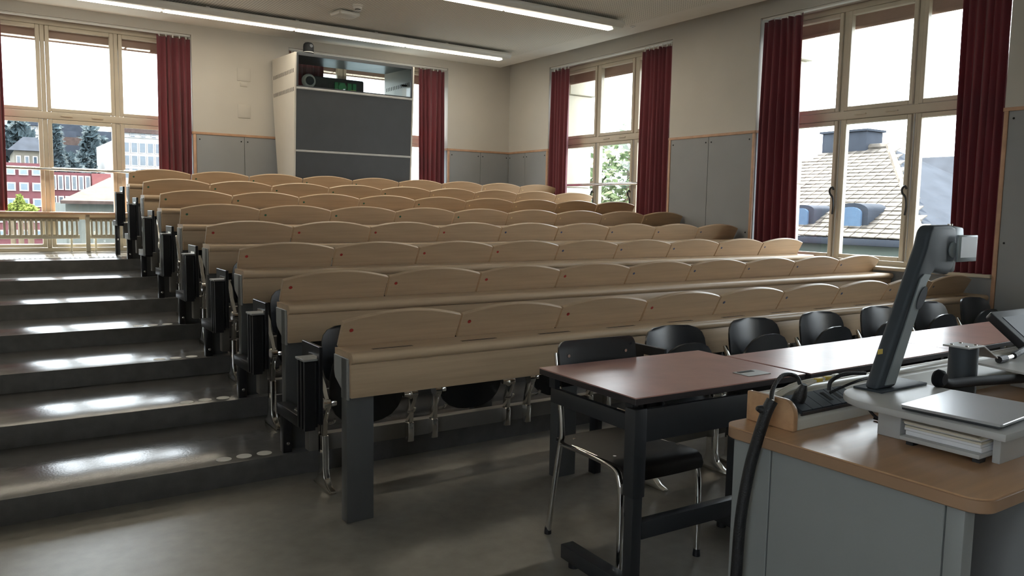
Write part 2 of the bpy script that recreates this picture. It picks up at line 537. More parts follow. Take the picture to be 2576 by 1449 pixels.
# ------------------------------------------------------------------ windows
def window(n, axis, a, c, label, rods=False, left=False):
    """frame built in local u (along the wall), d (depth, outwards), z; then mapped to the wall"""
    w = thing('window_%d' % n, kind='structure')
    tag(w, label, 'window')
    base = (YB if axis == 0 else XR)+ND-.02
    def B(mb_or_list, name, material, parent, **kw):
        m = MB()
        for (u0, u1, d0, d1, z0, z1) in mb_or_list:
            if axis == 0:
                m.box(u0, u1, base+d0, base+d1, z0, z1)
            elif left:
                m.box(XL-ND+.02-d1, XL-ND+.02-d0, u0, u1, z0, z1)
            else:
                m.box(base+d0, base+d1, u0, u1, z0, z1)
        return m.build(name, material, parent, **kw)
    cu = (a+c)/2
    NZ0 = NZB.get(a, 0.93)
    mu = [cu-.375, cu+.375]
    FW, ST = .055, .045
    B([(a, a+FW, 0, .07, NZ0, NZ1), (c-FW, c, 0, .07, NZ0, NZ1), (a, c, 0, .07, NZ1-.06, NZ1), (a, c, 0, .07, NZ0, NZ0+.05)],
      'frame', 'frame_cream', w, bev=.004, seg=1)
    for u in mu:
        B([(u-.022, u+.022, .004, .07, NZ0+.05, NZ1-.06)], 'mullion', 'frame_cream', w, bev=.003, seg=1)
    B([(a+FW, c-FW, -.012, .07, 2.345, 2.425)], 'transom', 'frame_cream', w, bev=.006)
    us = [(a+FW, mu[0]-.022), (mu[0]+.022, mu[1]-.022), (mu[1]+.022, c-FW)]
    for zi, (z0, z1) in enumerate(((NZ0+.05, 2.345), (2.425, NZ1-.06))):
        for (u0, u1) in us:
            e = .004
            s = B([(u0+e, u0+ST, -.012, .05, z0+e, z1-e), (u1-ST, u1-e, -.012, .05, z0+e, z1-e),
                   (u0+ST, u1-ST, -.012, .05, z0+e, z0+ST), (u0+ST, u1-ST, -.012, .05, z1-ST, z1-e)],
                  'sash', 'frame_cream', w, bev=.005, seg=1)
            B([(u0+ST-.005, u1-ST+.005, .018, .022, z0+ST-.005, z1-ST+.005)], 'pane', 'window_glass', s, smooth=False)
    for u in (cu-.16, cu+.16):
        B([(u-.06, u+.06, -.03, -.012, 2.38, 2.392)], 'latch', 'frame_cream', w, bev=.003, seg=1)
    # rolled outside blind showing at the head of the panes
    B([(a+.03, c-.03, .10, .105, 3.262, 3.40)], 'blind', 'blind_fabric', w, smooth=False)
    B([(a+.03, c-.03, .09, .115, 3.225, 3.262)], 'blind_bar', 'blind_fabric', w, bev=.01)
    if rods:
        for u, sgn in ((mu[0] if axis == 0 else mu[1], 1), (mu[1] if axis == 0 else mu[0], 1)):
            m = MB()
            def P(du, dd, z):
                return (u+du, base+dd, z) if axis == 0 else (base+dd, u+du, z)
            m.tube([P(-.01, -.022, 1.0), P(-.01, -.022, 2.34)], .007, 8, smooth=False)
            rod = m.build('lock_rod', 'light_grey', w)
            hk = MB().tube([P(.02, -.03, 1.42), P(.0, -.05, 1.50), P(.015, -.045, 1.58), P(.05, -.04, 1.62), P(.055, -.04, 1.66),
                            P(.03, -.04, 1.685), P(.012, -.04, 1.66)], .010, 8)
            hk.build('lever_handle', 'dark_metal', w)
    return w
window(1, 0, *WIN_BACK[0], 'tall six-pane cream window above the radiators, hillside town outside')
window(2, 0, *WIN_BACK[1], 'tall cream window mostly hidden behind the projector cabinet')
window(3, 1, *WIN_RIGHT[0], 'tall six-pane window in the right wall with a tree outside', rods=True)
window(4, 1, *WIN_RIGHT[1], 'tall six-pane window in the right wall with a tiled roof outside', rods=True)
window(6, 1, *WIN_LEFT_FILL[0], 'narrow cream window added unseen in the left wall for fill light', left=True)
window(5, 1, *WIN_RIGHT[2], 'tall cream window in the right wall beside the lecturer')
# sills
s = MB().box(-1.47, .85, YB-.06, YB+ND-.03, 1.262, 1.288).build('window_sill', 'beech_trim', bev=.005)
struct(s, 'brown wooden sill board over the cream radiators', 'window sill')
MB().box(-1.47, .85, YB+ND-.045, YB+ND-.032, 1.20, 1.262).build('sill_apron', 'frame_cream', s)
for i, (a, c) in enumerate(WIN_RIGHT):
    s = MB().box(XR-.03, XR+ND-.02, a, c, NZ0-.02, NZ0+.008).build('window_sill', 'frame_cream', bev=.004)
    struct(s, ['cream window sill below the tree window', 'cream window sill below the tiled-roof window', 'cream window sill beside the lecturer'][i], 'window sill')

# ------------------------------------------------------------------ curtain rails, curtains
def rail(axis, a, c, label):
    p = (YB if axis == 0 else XR)
    m = MB()
    if axis == 0:
        m.box(a+.005, c-.005, p+.02, p+.075, NZ1-.022, NZ1-.001)
    else:
        m.box(p+.02, p+.075, a+.005, c-.005, NZ1-.022, NZ1-.001)
    o = m.build('curtain_rail', 'white_metal', bev=.004)
    tag(o, label, 'curtain rail', 'curtain rails')
rail(0, *WIN_BACK[0], 'white curtain rail over the radiator window')
rail(0, *WIN_BACK[1], 'white curtain rail behind the projector cabinet')
rail(1, *WIN_RIGHT[0], 'white curtain rail over the tree window')
rail(1, *WIN_RIGHT[1], 'white curtain rail over the tiled-roof window')

def curtain(axis, a, c, z0, z1, folds, label, seed, flare=(0, 0), amp=.045):
    rnd = random.Random(seed)
    nu, nz = folds*10, 14
    t = thing('curtain', label, 'curtain', group='dark red curtains')
    plane = (YB if axis == 0 else XR)+.045
    # uneven folds: knots along the width with their own depth
    kn = [0.0]
    for _ in range(folds*2):
        kn.append(kn[-1]+rnd.uniform(.45, 1.5))
    kn = [q/kn[-1] for q in kn]
    dp = [rnd.uniform(.35, 1.0)*(1 if i % 2 else -1) for i in range(len(kn))]
    vs_, fs = [], []
    for j in range(nz+1):
        w = j/nz
        z = z1+(z0-z1)*w
        lo, hi = a+flare[0]*w, c+flare[1]*w
        for i in range(nu+1):
            s = i/nu
            k = max(0, min(len(kn)-2, sum(1 for q in kn if q <= s)-1))
            f_ = (s-kn[k])/(kn[k+1]-kn[k])
            f_ = (1-math.cos(math.pi*f_))/2
            d = amp*(.45+.55*min(1, 2.5*w))*(dp[k]*(1-f_)+dp[k+1]*f_)
            d += .006*math.sin(40*s+seed+2*w)*w
            u = lo+(hi-lo)*(s+.015*math.sin(6*s+3*w+seed))
            zz = z-(.018*abs(math.sin(math.pi*s*2.5)) if j == 0 else 0)
            vs_.append((u, plane+d, zz) if axis == 0 else (plane+d, u, zz))
    for j in range(nz):
        for i in range(nu):
            p = j*(nu+1)+i
            fs.append((p, p+1, p+nu+2, p+nu+1))
    m = MB().add(vs_, fs)
    o = m.build('fabric', 'curtain_red', t, ang=80)
    sd = o.modifiers.new('thickness', 'SOLIDIFY')
    sd.thickness = .004
    n = max(4, folds)
    for i in range(n):
        u = a+(c-a)*(i+.5)/n
        h = MB()
        if axis == 0:
            h.box(u-.006, u+.006, plane-.003, plane+.004, z1-.02, NZ1-.02)
        else:
            h.box(plane-.003, plane+.004, u-.006, u+.006, z1-.02, NZ1-.02)
        h.build('glider', 'white_metal', t, smooth=False)
    return t
curtain(0, -1.47, -1.085, 1.30, 3.415, 5, 'dark red curtain at the far left edge of the picture', 1)
curtain(0, .478, .858, 1.30, 3.415, 5, 'dark red curtain between the radiator window and grey panels', 2)
curtain(0, 2.09, 2.55, 1.0, 3.415, 6, 'dark red curtain whose top shows behind the dome camera', 3)
curtain(0, 3.985, 4.40, 1.0, 3.415, 6, 'dark red curtain just right of the projector cabinet', 4)
curtain(1, 5.575, 5.995, .86, 3.405, 5, 'dark red curtain on the corner side of the tree window', 5)
curtain(1, 3.595, 4.125, .86, 3.405, 7, 'dark red curtain between the tree window and the grey panels', 6)
curtain(1, 1.80, 2.275, .86, 3.425, 6, 'dark red curtain left of the tiled-roof window', 7, flare=(-.05, 0))
curtain(1, -.155, .235, .80, 3.425, 6, 'dark red curtain at the right edge of the tiled-roof window', 8, flare=(0, -.03))

# safety bars across two windows
for axis, a, c, lab in ((0, -1.488, .868, 'chrome safety bar across the radiator window'), (1, 3.577, 6.008, 'chrome safety bar across the tree window')):
    p = (YB if axis == 0 else XR)+.15
    m = MB()
    m.tube([(a, p, 1.775), (c, p, 1.775)] if axis == 0 else [(p, a, 1.77), (p, c, 1.77)], .020, 14, smooth=False)
    tag(m.build('safety_bar', 'chrome'), lab, 'safety bar', 'window safety bars')

# ------------------------------------------------------------------ radiators
def radiator(x0, n, label):
    t = thing('radiator', label, 'radiator', (x0, 7.10, 7*RISE), group='radiators under the window')
    zf = 7*RISE
    z0, z1 = .985-zf, 1.225-zf
    me = MB().box(-.011, .011, -.045, .045, z0+.02, z1-.02).mesh('fin', 'radiator_cream', bev=.009, seg=2)
    hub = MB().lathe([(.024, -.026), (.024, .026)], 0, n=12).mesh('header', 'radiator_cream')
    for i in range(n):
        x = .03+i*.0505
        f = inst(me, 'fin', t, (x, 0, 0))
        for z in (z0+.02, z1-.02):
            inst(hub, 'header', f, (0, 0, z))
    for x in (.03+.0505, .03+(n-2)*.0505):
        MB().box(x-.011, x+.011, .045, .10, z0+.05, z0+.075).build('wall_bracket', 'radiator_cream', t, bev=.003)
        MB().box(x-.011, x+.011, .075, .095, 0, z0+.075).build('bracket_leg', 'radiator_cream', t, bev=.003)
    return t
radiator(-1.46, 21, 'long cream column radiator left of the thin support post')
radiator(-.30, 22, 'cream column radiator right of the thin support post')
pp = at(222, 600, 1, 7.03)
o = MB().box(pp[0]-.022, pp[0]+.022, 7.02, 7.06, 7*RISE, 1.262).build('sill_post', 'radiator_cream', bev=.003)
tag(o, 'cream support post between the two radiators', 'post')

# ------------------------------------------------------------------ ceiling lamps and devices
def luminaire(y, x0, x1, label):
    t = thing('ceiling_lamp', label, 'ceiling lamp', (x0, y, ZC), group='long ceiling lamps')
    L = x1-x0
    zt, zb = -.035, -.105
    MB().prism([(-.13, zt), (-.13, zt-.03), (-.10, zb), (.10, zb), (.13, zt-.03), (.13, zt)], 0, 0, L).build('housing', 'white_metal', t, bev=.006)
    n = max(1, int(round(L/1.45)))
    for i in range(n):
        a, c = .06+(L-.12)*i/n+.015, .06+(L-.12)*(i+1)/n-.015
        MB().box(a, c, -.01, .075, zb-.008, zb+.002).build('diffuser', 'tube_light', t, bev=.002, seg=1)
    for i in range(int(L)):
        MB().box(.4+i*1.0, .44+i*1.0, -.02, .02, zt, 0).build('hanger', 'white_metal', t, smooth=False)
    return t
luminaire(5.98, -2.6, 4.77, 'long white ceiling lamp nearer the back wall')
luminaire(3.66, -2.6, 4.74, 'long white ceiling lamp nearer the camera, cut by the top edge')

p = at(900, 12, 2, ZC)
t = thing('smoke_detector', 'round white smoke detector on the ceiling', 'smoke detector', (p[0], p[1], ZC))
MB().lathe([(.055, 0), (.055, -.02), (.048, -.024)], n=24).build('base', 'white_metal', t)
MB().lathe([(.047, -.024), (.044, -.045), (.036, -.048)], n=24).build('body', 'white_metal', t)
MB().lathe([(.03, -.048), (.03, -.058)], n=20).build('vent', 'dark_gap', t)
MB().lathe([(.037, -.058), (.035, -.064), (.02, -.067)], n=24).build('cap', 'white_metal', t)
p = at(868, 38, 2, ZC-.04)
t = thing('access_point', 'flat white wireless access point on the ceiling', 'access point', (p[0], p[1], ZC), R(8))
MB().box(-.13, .13, -.11, .11, -.055, -.012).build('case', 'white_metal', t, bev=.018, seg=3)
MB().box(-.07, .07, -.06, .06, -.014, 0).build('bracket', 'dark_metal', t)
MB().box(-.02, .07, -.075, -.069, -.0565, -.054).build('status_bar', 'light_grey', t, smooth=False)
p = at(1592, 66, 2, ZC)
t = thing('ceiling_sensor', 'tiny round white sensor beside the nearer ceiling lamp', 'sensor', (p[0], p[1], ZC))
MB().lathe([(.032, 0), (.030, -.008), (.016, -.010)], n=20).build('ring', 'white_metal', t)
MB().lathe([(.012, -.008), (.010, -.014)], n=12).build('lens', 'light_grey', t)

# cover plates on the back wall
for (x0, y0, x1, y1, lab) in ((596, 170, 630, 206, 'upper square white cover plate on the back wall'), (604, 207, 622, 219, 'small white plate under the upper cover plate'),
                              (598, 262, 630, 298, 'lower square white cover plate on the back wall')):
    a, c = at(x0, y0, 1, YB), at(x1, y1, 1, YB)
    t = thing('cover_plate', lab, 'cover plate', (a[0], YB, c[2]), group='wall cover plates')
    MB().box(0, c[0]-a[0], -.008, 0, 0, a[2]-c[2]).build('plate', 'wall_paint', t, bev=.003)
    MB().box(.012, c[0]-a[0]-.012, -.010, -.008, .012, a[2]-c[2]-.012).build('lid', 'wall_paint', t, bev=.001)

# ------------------------------------------------------------------ projector cabinet at the back wall
CX0, CX1, CY0, CY1 = 1.835, 3.42, 6.10, 6.97
ZTOP = 3.228
def cab_y(z):            # the front leans back a little towards the floor
    return CY0+(ZTOP-z)*.055
cab = thing('projector_cabinet', 'tall white projector cabinet with dark front panels and a glass top', 'cabinet', (CX0, CY0, 7*RISE))
OFF = Vector((-CX0, -CY0, -7*RISE))
def cabpart(m, name, material, **kw):
    m.xform(Matrix.Translation(OFF))
    return m.build(name, material, cab, **kw)
side = [(cab_y(ZTOP), ZTOP), (cab_y(.84), .84), (6.72, .84), (6.80, 1.8), (6.96, 2.72), (6.97, ZTOP+.03)]
for x0, x1 in ((CX0, CX0+.022), (CX1-.022, CX1)):
    sp = cabpart(MB().prism(side, 0, x0, x1), 'side_panel', 'cabinet_white', bev=.002, seg=1)
    slot = MB().box(-.0008, .0008, -.008, .008, -.024, .024).mesh('slot', 'dark_gap', smooth=False)
    for zz in (3.02, 2.80):
        for i in range(15):
            y = 6.16+i*.053
            for xs in (x0-.0006, x1+.0006):
                inst(slot, 'slot', sp, Vector((xs, y, zz+.0*i))+OFF)
cabpart(MB().hexa([(CX0+.022, CY0+.01, ZTOP-.012), (CX1-.022, CY0+.01, ZTOP-.012), (CX1-.022, 6.96, ZTOP+.018), (CX0+.022, 6.96, ZTOP+.018)],
                  [(CX0+.022, CY0+.01, ZTOP+.006), (CX1-.022, CY0+.01, ZTOP+.006), (CX1-.022, 6.96, ZTOP+.036), (CX0+.022, 6.96, ZTOP+.036)]), 'top_panel', 'cabinet_front')
ZA, ZB = 2.815, 2.072
def front(z0, z1, d0, d1, x0=CX0+.022, x1=CX1-.022):
    return MB().hexa([(x0, cab_y(z0)+d0, z0), (x1, cab_y(z0)+d0, z0), (x1, cab_y(z0)+d1, z0), (x0, cab_y(z0)+d1, z0)],
                     [(x0, cab_y(z1)+d0, z1), (x1, cab_y(z1)+d0, z1), (x1, cab_y(z1)+d1, z1), (x0, cab_y(z1)+d1, z1)])
cabpart(front(ZB+.012, ZA-.012, 0, .02), 'front_panel', 'cabinet_front', bev=.002, seg=1)
cabpart(front(.85, ZB-.012, 0, .02), 'front_panel', 'cabinet_front', bev=.002, seg=1)
for z in (ZA, ZB):
    cabpart(front(z-.012, z+.012, -.006, .018), 'strip', 'cabinet_strip', bev=.002, seg=1)
cabpart(front(ZA+.012, ZTOP-.012, .008, .012, CX0+.045, CX1-.045), 'glass_pane', 'cabinet_glass', smooth=False)
cabpart(front(ZA+.012, ZA+.03, 0, .02), 'glass_frame', 'cabinet_front')
cabpart(front(ZTOP-.032, ZTOP-.012, 0, .02), 'glass_frame', 'cabinet_front')
cabpart(front(ZA+.012, ZTOP-.012, 0, .02, CX0+.022, CX0+.045), 'glass_frame', 'cabinet_front')
cabpart(front(ZA+.012, ZTOP-.012, 0, .02, CX1-.045, CX1-.022), 'glass_frame', 'cabinet_front')
cabpart(MB().box(CX0+.022, CX1-.022, CY0+.05, 6.9, ZA-.06, ZA-.035), 'shelf', 'cabinet_front')
cabpart(MB().box(CX1-.10, CX1-.022, 6.28, 6.32, 3.0, 3.02), 'catch', 'dark_metal')
ZS = ZA-.035
# projector inside
t = thing('projector', 'black projector with green coloured front filters inside the glass cabinet', 'projector', (2.62, 6.50, ZS))
MB().box(-.46, .20, -.16, .20, .02, .235).build('body', 'doc_dark', t, bev=.02, seg=3)
for x0, x1 in ((-.20, -.15), (-.14, -.06), (-.03, .03), (.04, .09)):
    MB().box(x0, x1, -.172, -.158, .035, .185).build('green_filter', 'green_plastic', t, bev=.004)
MB().lathe([(.055, -.02), (.055, .0)], 1, (-.10, -.165, .12), n=22).build('lens', 'green_plastic', t)
MB().box(.01, .08, -.178, -.172, .085, .105).build('label_plate', 'lime_label', t, smooth=False)
for x in (-.3, .2):
    MB().lathe([(.02, 0), (.02, .022)], 2, (x, -.1, 0), n=12).build('foot', 'dark_metal', t)
# round white camera
t = thing('ball_camera', 'white ring-shaped camera with a dark lens inside the glass cabinet', 'camera', (2.08, 6.34, ZS))
MB().lathe([(.05, 0), (.045, .012), (.013, .018), (.013, .08)], n=18).build('stand', 'white_metal', t)
MB().lathe([(.03, .05), (.065, .035), (.084, 0), (.084, -.035), (.07, -.05)], 1, (0, 0, .16), n=28).build('ring', 'white_metal', t)
MB().lathe([(.055, -.045), (.05, -.062), (.03, -.070)], 1, (.005, 0, .16), n=24).build('lens', 'screen_dark', t)
# dome camera on top
p = at(776, 126, 1, 6.33)
t = thing('dome_camera', 'black motorised camera on top of the projector cabinet', 'camera', (p[0], 6.33, ZTOP+.017))
MB().lathe([(.085, -.005), (.083, .015), (.066, .03), (.064, .034)], n=28).build('base', 'camera_black', t)
MB().lathe([(.064, .034), (.064, .042)], n=28).build('collar', 'light_grey', t)
MB().lathe([(.064, .042), (.064, .11), (.058, .135), (.042, .153), (.018, .160)], n=28).build('head', 'camera_black', t)
MB().lathe([(.02, -.012), (.02, 0)], 1, (.012, -.058, .11), n=16).build('lens', 'screen_dark', t)

# ------------------------------------------------------------------ desk rows
DX0, DX1 = -.064, 5.52
def arc(cx, cy, r, a0, a1, n):
    return [(cx+r*math.cos(R(a0+(a1-a0)*i/n)), cy+r*math.sin(R(a0+(a1-a0)*i/n))) for i in range(n+1)]
shelf_prof = [(0.036, .772)]+arc(-.142, .747, .025, 90, 270, 10)+[(-.128, .722), (-.122, .744), (0.036, .744)]
shelf_me = MB().prism(shelf_prof, 0, DX0, DX1).mesh('shelf', 'beech')
panel_me = MB().box(DX0, DX1, -.147, -.127, .572, .728).mesh('front_panel', 'beech', bev=.004)
plate_me = MB().prism([(.034, .744), (.034, .668), (.022, .640), (-.050, .600), (-.050, .56), (-.127, .56), (-.127, .744)], 0, -.070, -.061).mesh('end_plate', 'plate_grey', bev=.0015, seg=1)
post_me = MB().box(-.070, .058, -.114, -.052, 0, .744).mesh('post', 'steel_grey', bev=.003)
slot_me = MB().box(-.10, .10, -.0012, .0012, 0, .0012).mesh('pen_slot', 'dark_gap', smooth=False)
# writing tablets lean towards the front of the room
TW = .609
tv = [(0.0, 0.0), (TW, 0.0)]
side_h, peak_h = .138, .184
top = []
for i in range(15):
    s = i/14
    top.append((TW*(1-s), side_h+(peak_h-side_h)*(1-(2*s-1)**2)))
tv += top
tab = MB().prism(tv, 1, 0, .021)
LEAN = R(28)
tab_me = tab.mesh('writing_tablet', 'beech', bev=.0025, seg=1)
dot_me = {c: MB().lathe([(.0095, 0), (.0095, .0012)], 1, n=18).mesh('dot_sticker', 'dot_'+c) for c in ('red', 'blue', 'green', 'yellow')}
desks = []
for k in range(8):
    d = thing('lecture_desk', '', '', (0, k*PITCH, k*RISE), group='rows of wooden lecture desks')
    tag(d, ['long beech lecture desk nearest the camera, first row', 'long beech lecture desk in the second row from the front',
            'long beech lecture desk in the third row from the front', 'long beech lecture desk in the fourth row from the front',
            'long beech lecture desk in the fifth row, first with green dots', 'long beech lecture desk in the sixth row from the front',
            'long beech lecture desk in the second-to-last row', 'long beech lecture desk in the last row by the back wall'][k], 'desk')
    sh = inst(shelf_me, 'shelf', d)
    inst(panel_me, 'front_panel', d)
    inst(plate_me, 'end_plate', d)
    for x in (0, 1.165, 2.55, 3.9, 5.44):
        inst(post_me, 'post', d, (x, 0, 0))
    if k < 1:
        for i in range(12):
            for q in (0, 1):
                inst(slot_me, 'pen_slot', sh, (.16+i*.46, -.085-.014*q, .7722))
    for i in range(9):
        tb = inst(tab_me, 'writing_tablet', d, (-.046+.62*i, .044, .7665))
        tb.rotation_euler = (LEAN, 0, 0)
        col = ('red' if i < 4 else 'blue') if k < 4 else ('green' if i < 5 else 'yellow')
        inst(dot_me[col], 'dot_sticker', tb, (.046, -.0012, .0935))
    desks.append(d)

# ------------------------------------------------------------------ tip-up seats
def shell(W, H, p, curve, lean, th, nu=14, nv=12, vc=0.0):
    vs_, fs = [], []
    for side_ in (0, 1):
        for j in range(nv+1):
            v = j/nv
            tt = 2*v-1
            vv = math.copysign(abs(math.sin(tt*math.pi/2)), tt)
            w = (max(0.0, 1-abs(vv)**p))**(1/p)
            w = max(w, .18)
            for i in range(nu+1):
                u = 2*i/nu-1
                x = W*u*w
                z = H*(vv+1)/2
                y = lean*z-curve*(x/W)**2-vc*(vv**2)+side_*th
                vs_.append((x, y, z))
    n = nu+1
    o = (nv+1)*n
    for j in range(nv):
        for i in range(nu):
            a = j*n+i
            fs.append((a, a+1, a+n+1, a+n))
            fs.append((o+a, o+a+n, o+a+n+1, o+a+1))
    for i in range(nu):
        fs.append((i, o+i, o+i+1, i+1))
        a = nv*n+i
        fs.append((a, a+1, o+a+1, o+a))
    for j in range(nv):
        a = j*n
        fs.append((a, a+n, o+a+n, o+a))
        a = j*n+nu
        fs.append((a, o+a, o+a+n, a+n))
    return MB().add(vs_, fs)
back_me = shell(.222, .30, 4.0, .045, .16, .011).mesh('backrest', 'black_ply', ang=60)
pan_me = shell(.207, .43, 2.7, -.012, -.10, .013).mesh('seat_pan', 'black_ply', ang=60)
leg_poly = [(.257, 0), (.257, .013), (.30, .027), (.34, .055), (.355, .10), (.358, .27), (.415, .27), (.417, .10), (.43, .055), (.46, .027), (.492, .013), (.492, 0)]
leg_me = MB().prism(leg_poly, 0, -.017, .017).mesh('leg', 'aluminium', bev=.005)
stub_me = MB().box(-.017, .017, .362, .412, .165, .27).mesh('stub', 'aluminium', bev=.005)
arm_poly = [(.362, .27), (.410, .27), (.398, .345), (.378, .40), (.392, .46), (.446, .585), (.476, .66), (.462, .665), (.425, .60), (.352, .475), (.322, .445), (.326, .40), (.355, .35)]
arm_me = MB().prism(arm_poly, 0, -.012, .012).mesh('arm', 'aluminium', bev=.004)
pivL_me = MB().lathe([(.030, -.018), (.032, 0.0), (.031, .016), (.022, .024), (.014, .052), (.008, .055)], 0, (0, .352, .432), n=18).mesh('pivot', 'aluminium')
pivR_me = MB().lathe([(.008, -.055), (.014, -.052), (.022, -.024), (.031, -.016), (.032, 0.0), (.030, .018)], 0, (0, .352, .432), n=18).mesh('pivot', 'aluminium')
stop_me = MB().tube([(0, .36, .33), (0, .30, .35), (0, .285, .37)], .007, 8).mesh('seat_stop', 'aluminium')
def seat(x, y, z, label, group, legs=(False, False)):
    t = thing('tip_up_seat', label, 'seat', (x, y, z), group=group)
    inst(back_me, 'backrest', t, (.25, .462, .50))
    inst(pan_me, 'seat_pan', t, (.25, .388, .297))
    for j, (xx, pm) in enumerate(((.012, pivL_me), (.488, pivR_me))):
        inst(leg_me if legs[j] else stub_me, 'leg' if legs[j] else 'bracket', t, (xx, 0, 0))
        a = inst(arm_me, 'arm', t, (xx, 0, 0))
        inst(pm, 'pivot', a)
        inst(stop_me, 'seat_stop', a, (.02 if j == 0 else -.02, 0, 0))
    return t
SEATN = ['aisle-end', 'second', 'third', 'fourth', 'fifth', 'sixth', 'seventh', 'eighth', 'wall-end']
for k in range(8):
    idx = range(9) if k == 0 else range(2)
    for i in idx:
        seat(.62*i, k*PITCH, k*RISE, 'black tip-up seat, %s place behind the %s desk row' % (SEATN[i], ORD[k+1]) if k < 7 else 'black tip-up seat, %s place behind the last desk row' % SEATN[i],
             'tip-up seats of the desk rows', (i == 0, i == 8 or (k == 0 and i == 4)))
    bm_ = MB().box(-.005, 5.49, .412, .47, .178, .264).build('seat_beam', 'beam_alu', loc=(0, k*PITCH, k*RISE), bev=.004)
    tag(bm_, 'grey metal beam carrying the seats of the %s desk row' % (ORD[k+1] if k < 7 else 'last'), 'beam', 'seat beams')
X0R = 1.432
for i in range(6):
    seat(X0R+.64*i, -PITCH, 0, 'black tip-up seat of the front row, %s from the aisle, behind the tables' % ['first', 'second', 'third', 'fourth', 'fifth', 'sixth'][i],
         'front row of tip-up seats', (True, True))
bm_ = MB().box(X0R, X0R+.64*5+.5, .412, .47, .178, .264).build('seat_beam', 'beam_alu', loc=(0, -PITCH, 0), bev=.004)
tag(bm_, 'grey metal beam carrying the front row of seats behind the tables', 'beam', 'seat beams')

# folded aisle seats at the row ends
pl_me = MB().box(-.079, -.061, .195, .432, .375, .748).mesh('backboard', 'black_paint', bev=.002, seg=1)
rl_me = MB().box(-.030, .022, -.011, .011, -.165, .165).mesh('rail', 'black_paint', bev=.002, seg=1)
cp_me = MB().box(-.148, -.079, .215, .330, .680, .690).mesh('cap', 'plate_grey', bev=.001, seg=1)
hd_me = MB().box(-.083, -.079, .215, .330, .690, .704).mesh('hinge', 'chrome', smooth=False)
ar_me = MB().box(-.120, -.056, .36, .705, .325, .382).mesh('bracket_arm', 'black_paint', bev=.003)
sp_me = MB().tube([(-.09, .40, .388), (-.09, .50, .388)], .008, 8, smooth=False).mesh('spring', 'chrome')
lp_me = MB().box(-.105, -.058, .655, .705, RISE, .330).mesh('support_leg', 'black_paint', bev=.003)
lp0_me = MB().box(-.105, -.058, .655, .705, 0, .330).mesh('support_leg', 'black_paint', bev=.003)
bolt_me = MB().lathe([(.009, 0), (.009, -.004), (.004, -.006)], 1, (-.08, .655, RISE+.05), n=12).mesh('bolt', 'chrome')
tie_me = MB().box(-.058, -.009, .40, .46, .19, .36).mesh('tie_plate', 'beam_alu', bev=.002)
def aisle_seat(x, y, z, label, last=False):
    t = thing('folding_aisle_seat', label, 'folding seat', (x, y, z), group='folded aisle seats at the row ends')
    inst(pl_me, 'backboard', t)
    for yy in (.228, .272, .316):
        inst(rl_me, 'rail', t, (-.112, yy, .512))
    MBm = MB().box(-.094, -.079, .217, .327, .36, .676)
    MBm.build('folded_seat', 'black_paint', t, bev=.004)
    inst(cp_me, 'cap', t)
    inst(hd_me, 'hinge', t)
    a = inst(ar_me, 'bracket_arm', t)
    inst(sp_me, 'spring', a)
    l = inst(lp0_me if last else lp_me, 'support_leg', t)
    inst(bolt_me, 'bolt', l)
    inst(tie_me, 'tie_plate', t)
for k in range(8):
    aisle_seat(0, k*PITCH, k*RISE, 'black folded aisle seat at the left end of the %s desk row' % (ORD[k+1] if k < 7 else 'last'), last=(k == 7))
aisle_seat(X0R-.02, -PITCH, 0, 'black folded aisle seat right of the front chair, behind the table', last=True)

# round stickers on the steps
SPOTS = {1: [(563, 1156), (614, 1147.5), (665, 1140)], 2: [(470, 1012), (516, 1006), (561, 1001)], 3: [(401, 904), (442, 900.5), (482, 897)], 4: [(348, 820), (384, 818), (421, 815.5)]}
for k, L in SPOTS.items():
    for i, q in enumerate(L):
        p = at(*q, 2, k*RISE)
        o = MB().lathe([(.038, 0), (.038, .0015)], n=24).build('floor_sticker', 'sticker_white', loc=(p[0], p[1], k*RISE))
        tag(o, '%s round white sticker on the edge of the %s step' % (['left', 'middle', 'right'][i], ['first', 'second', 'third', 'fourth'][k-1]), 'sticker', 'white stickers on the steps')

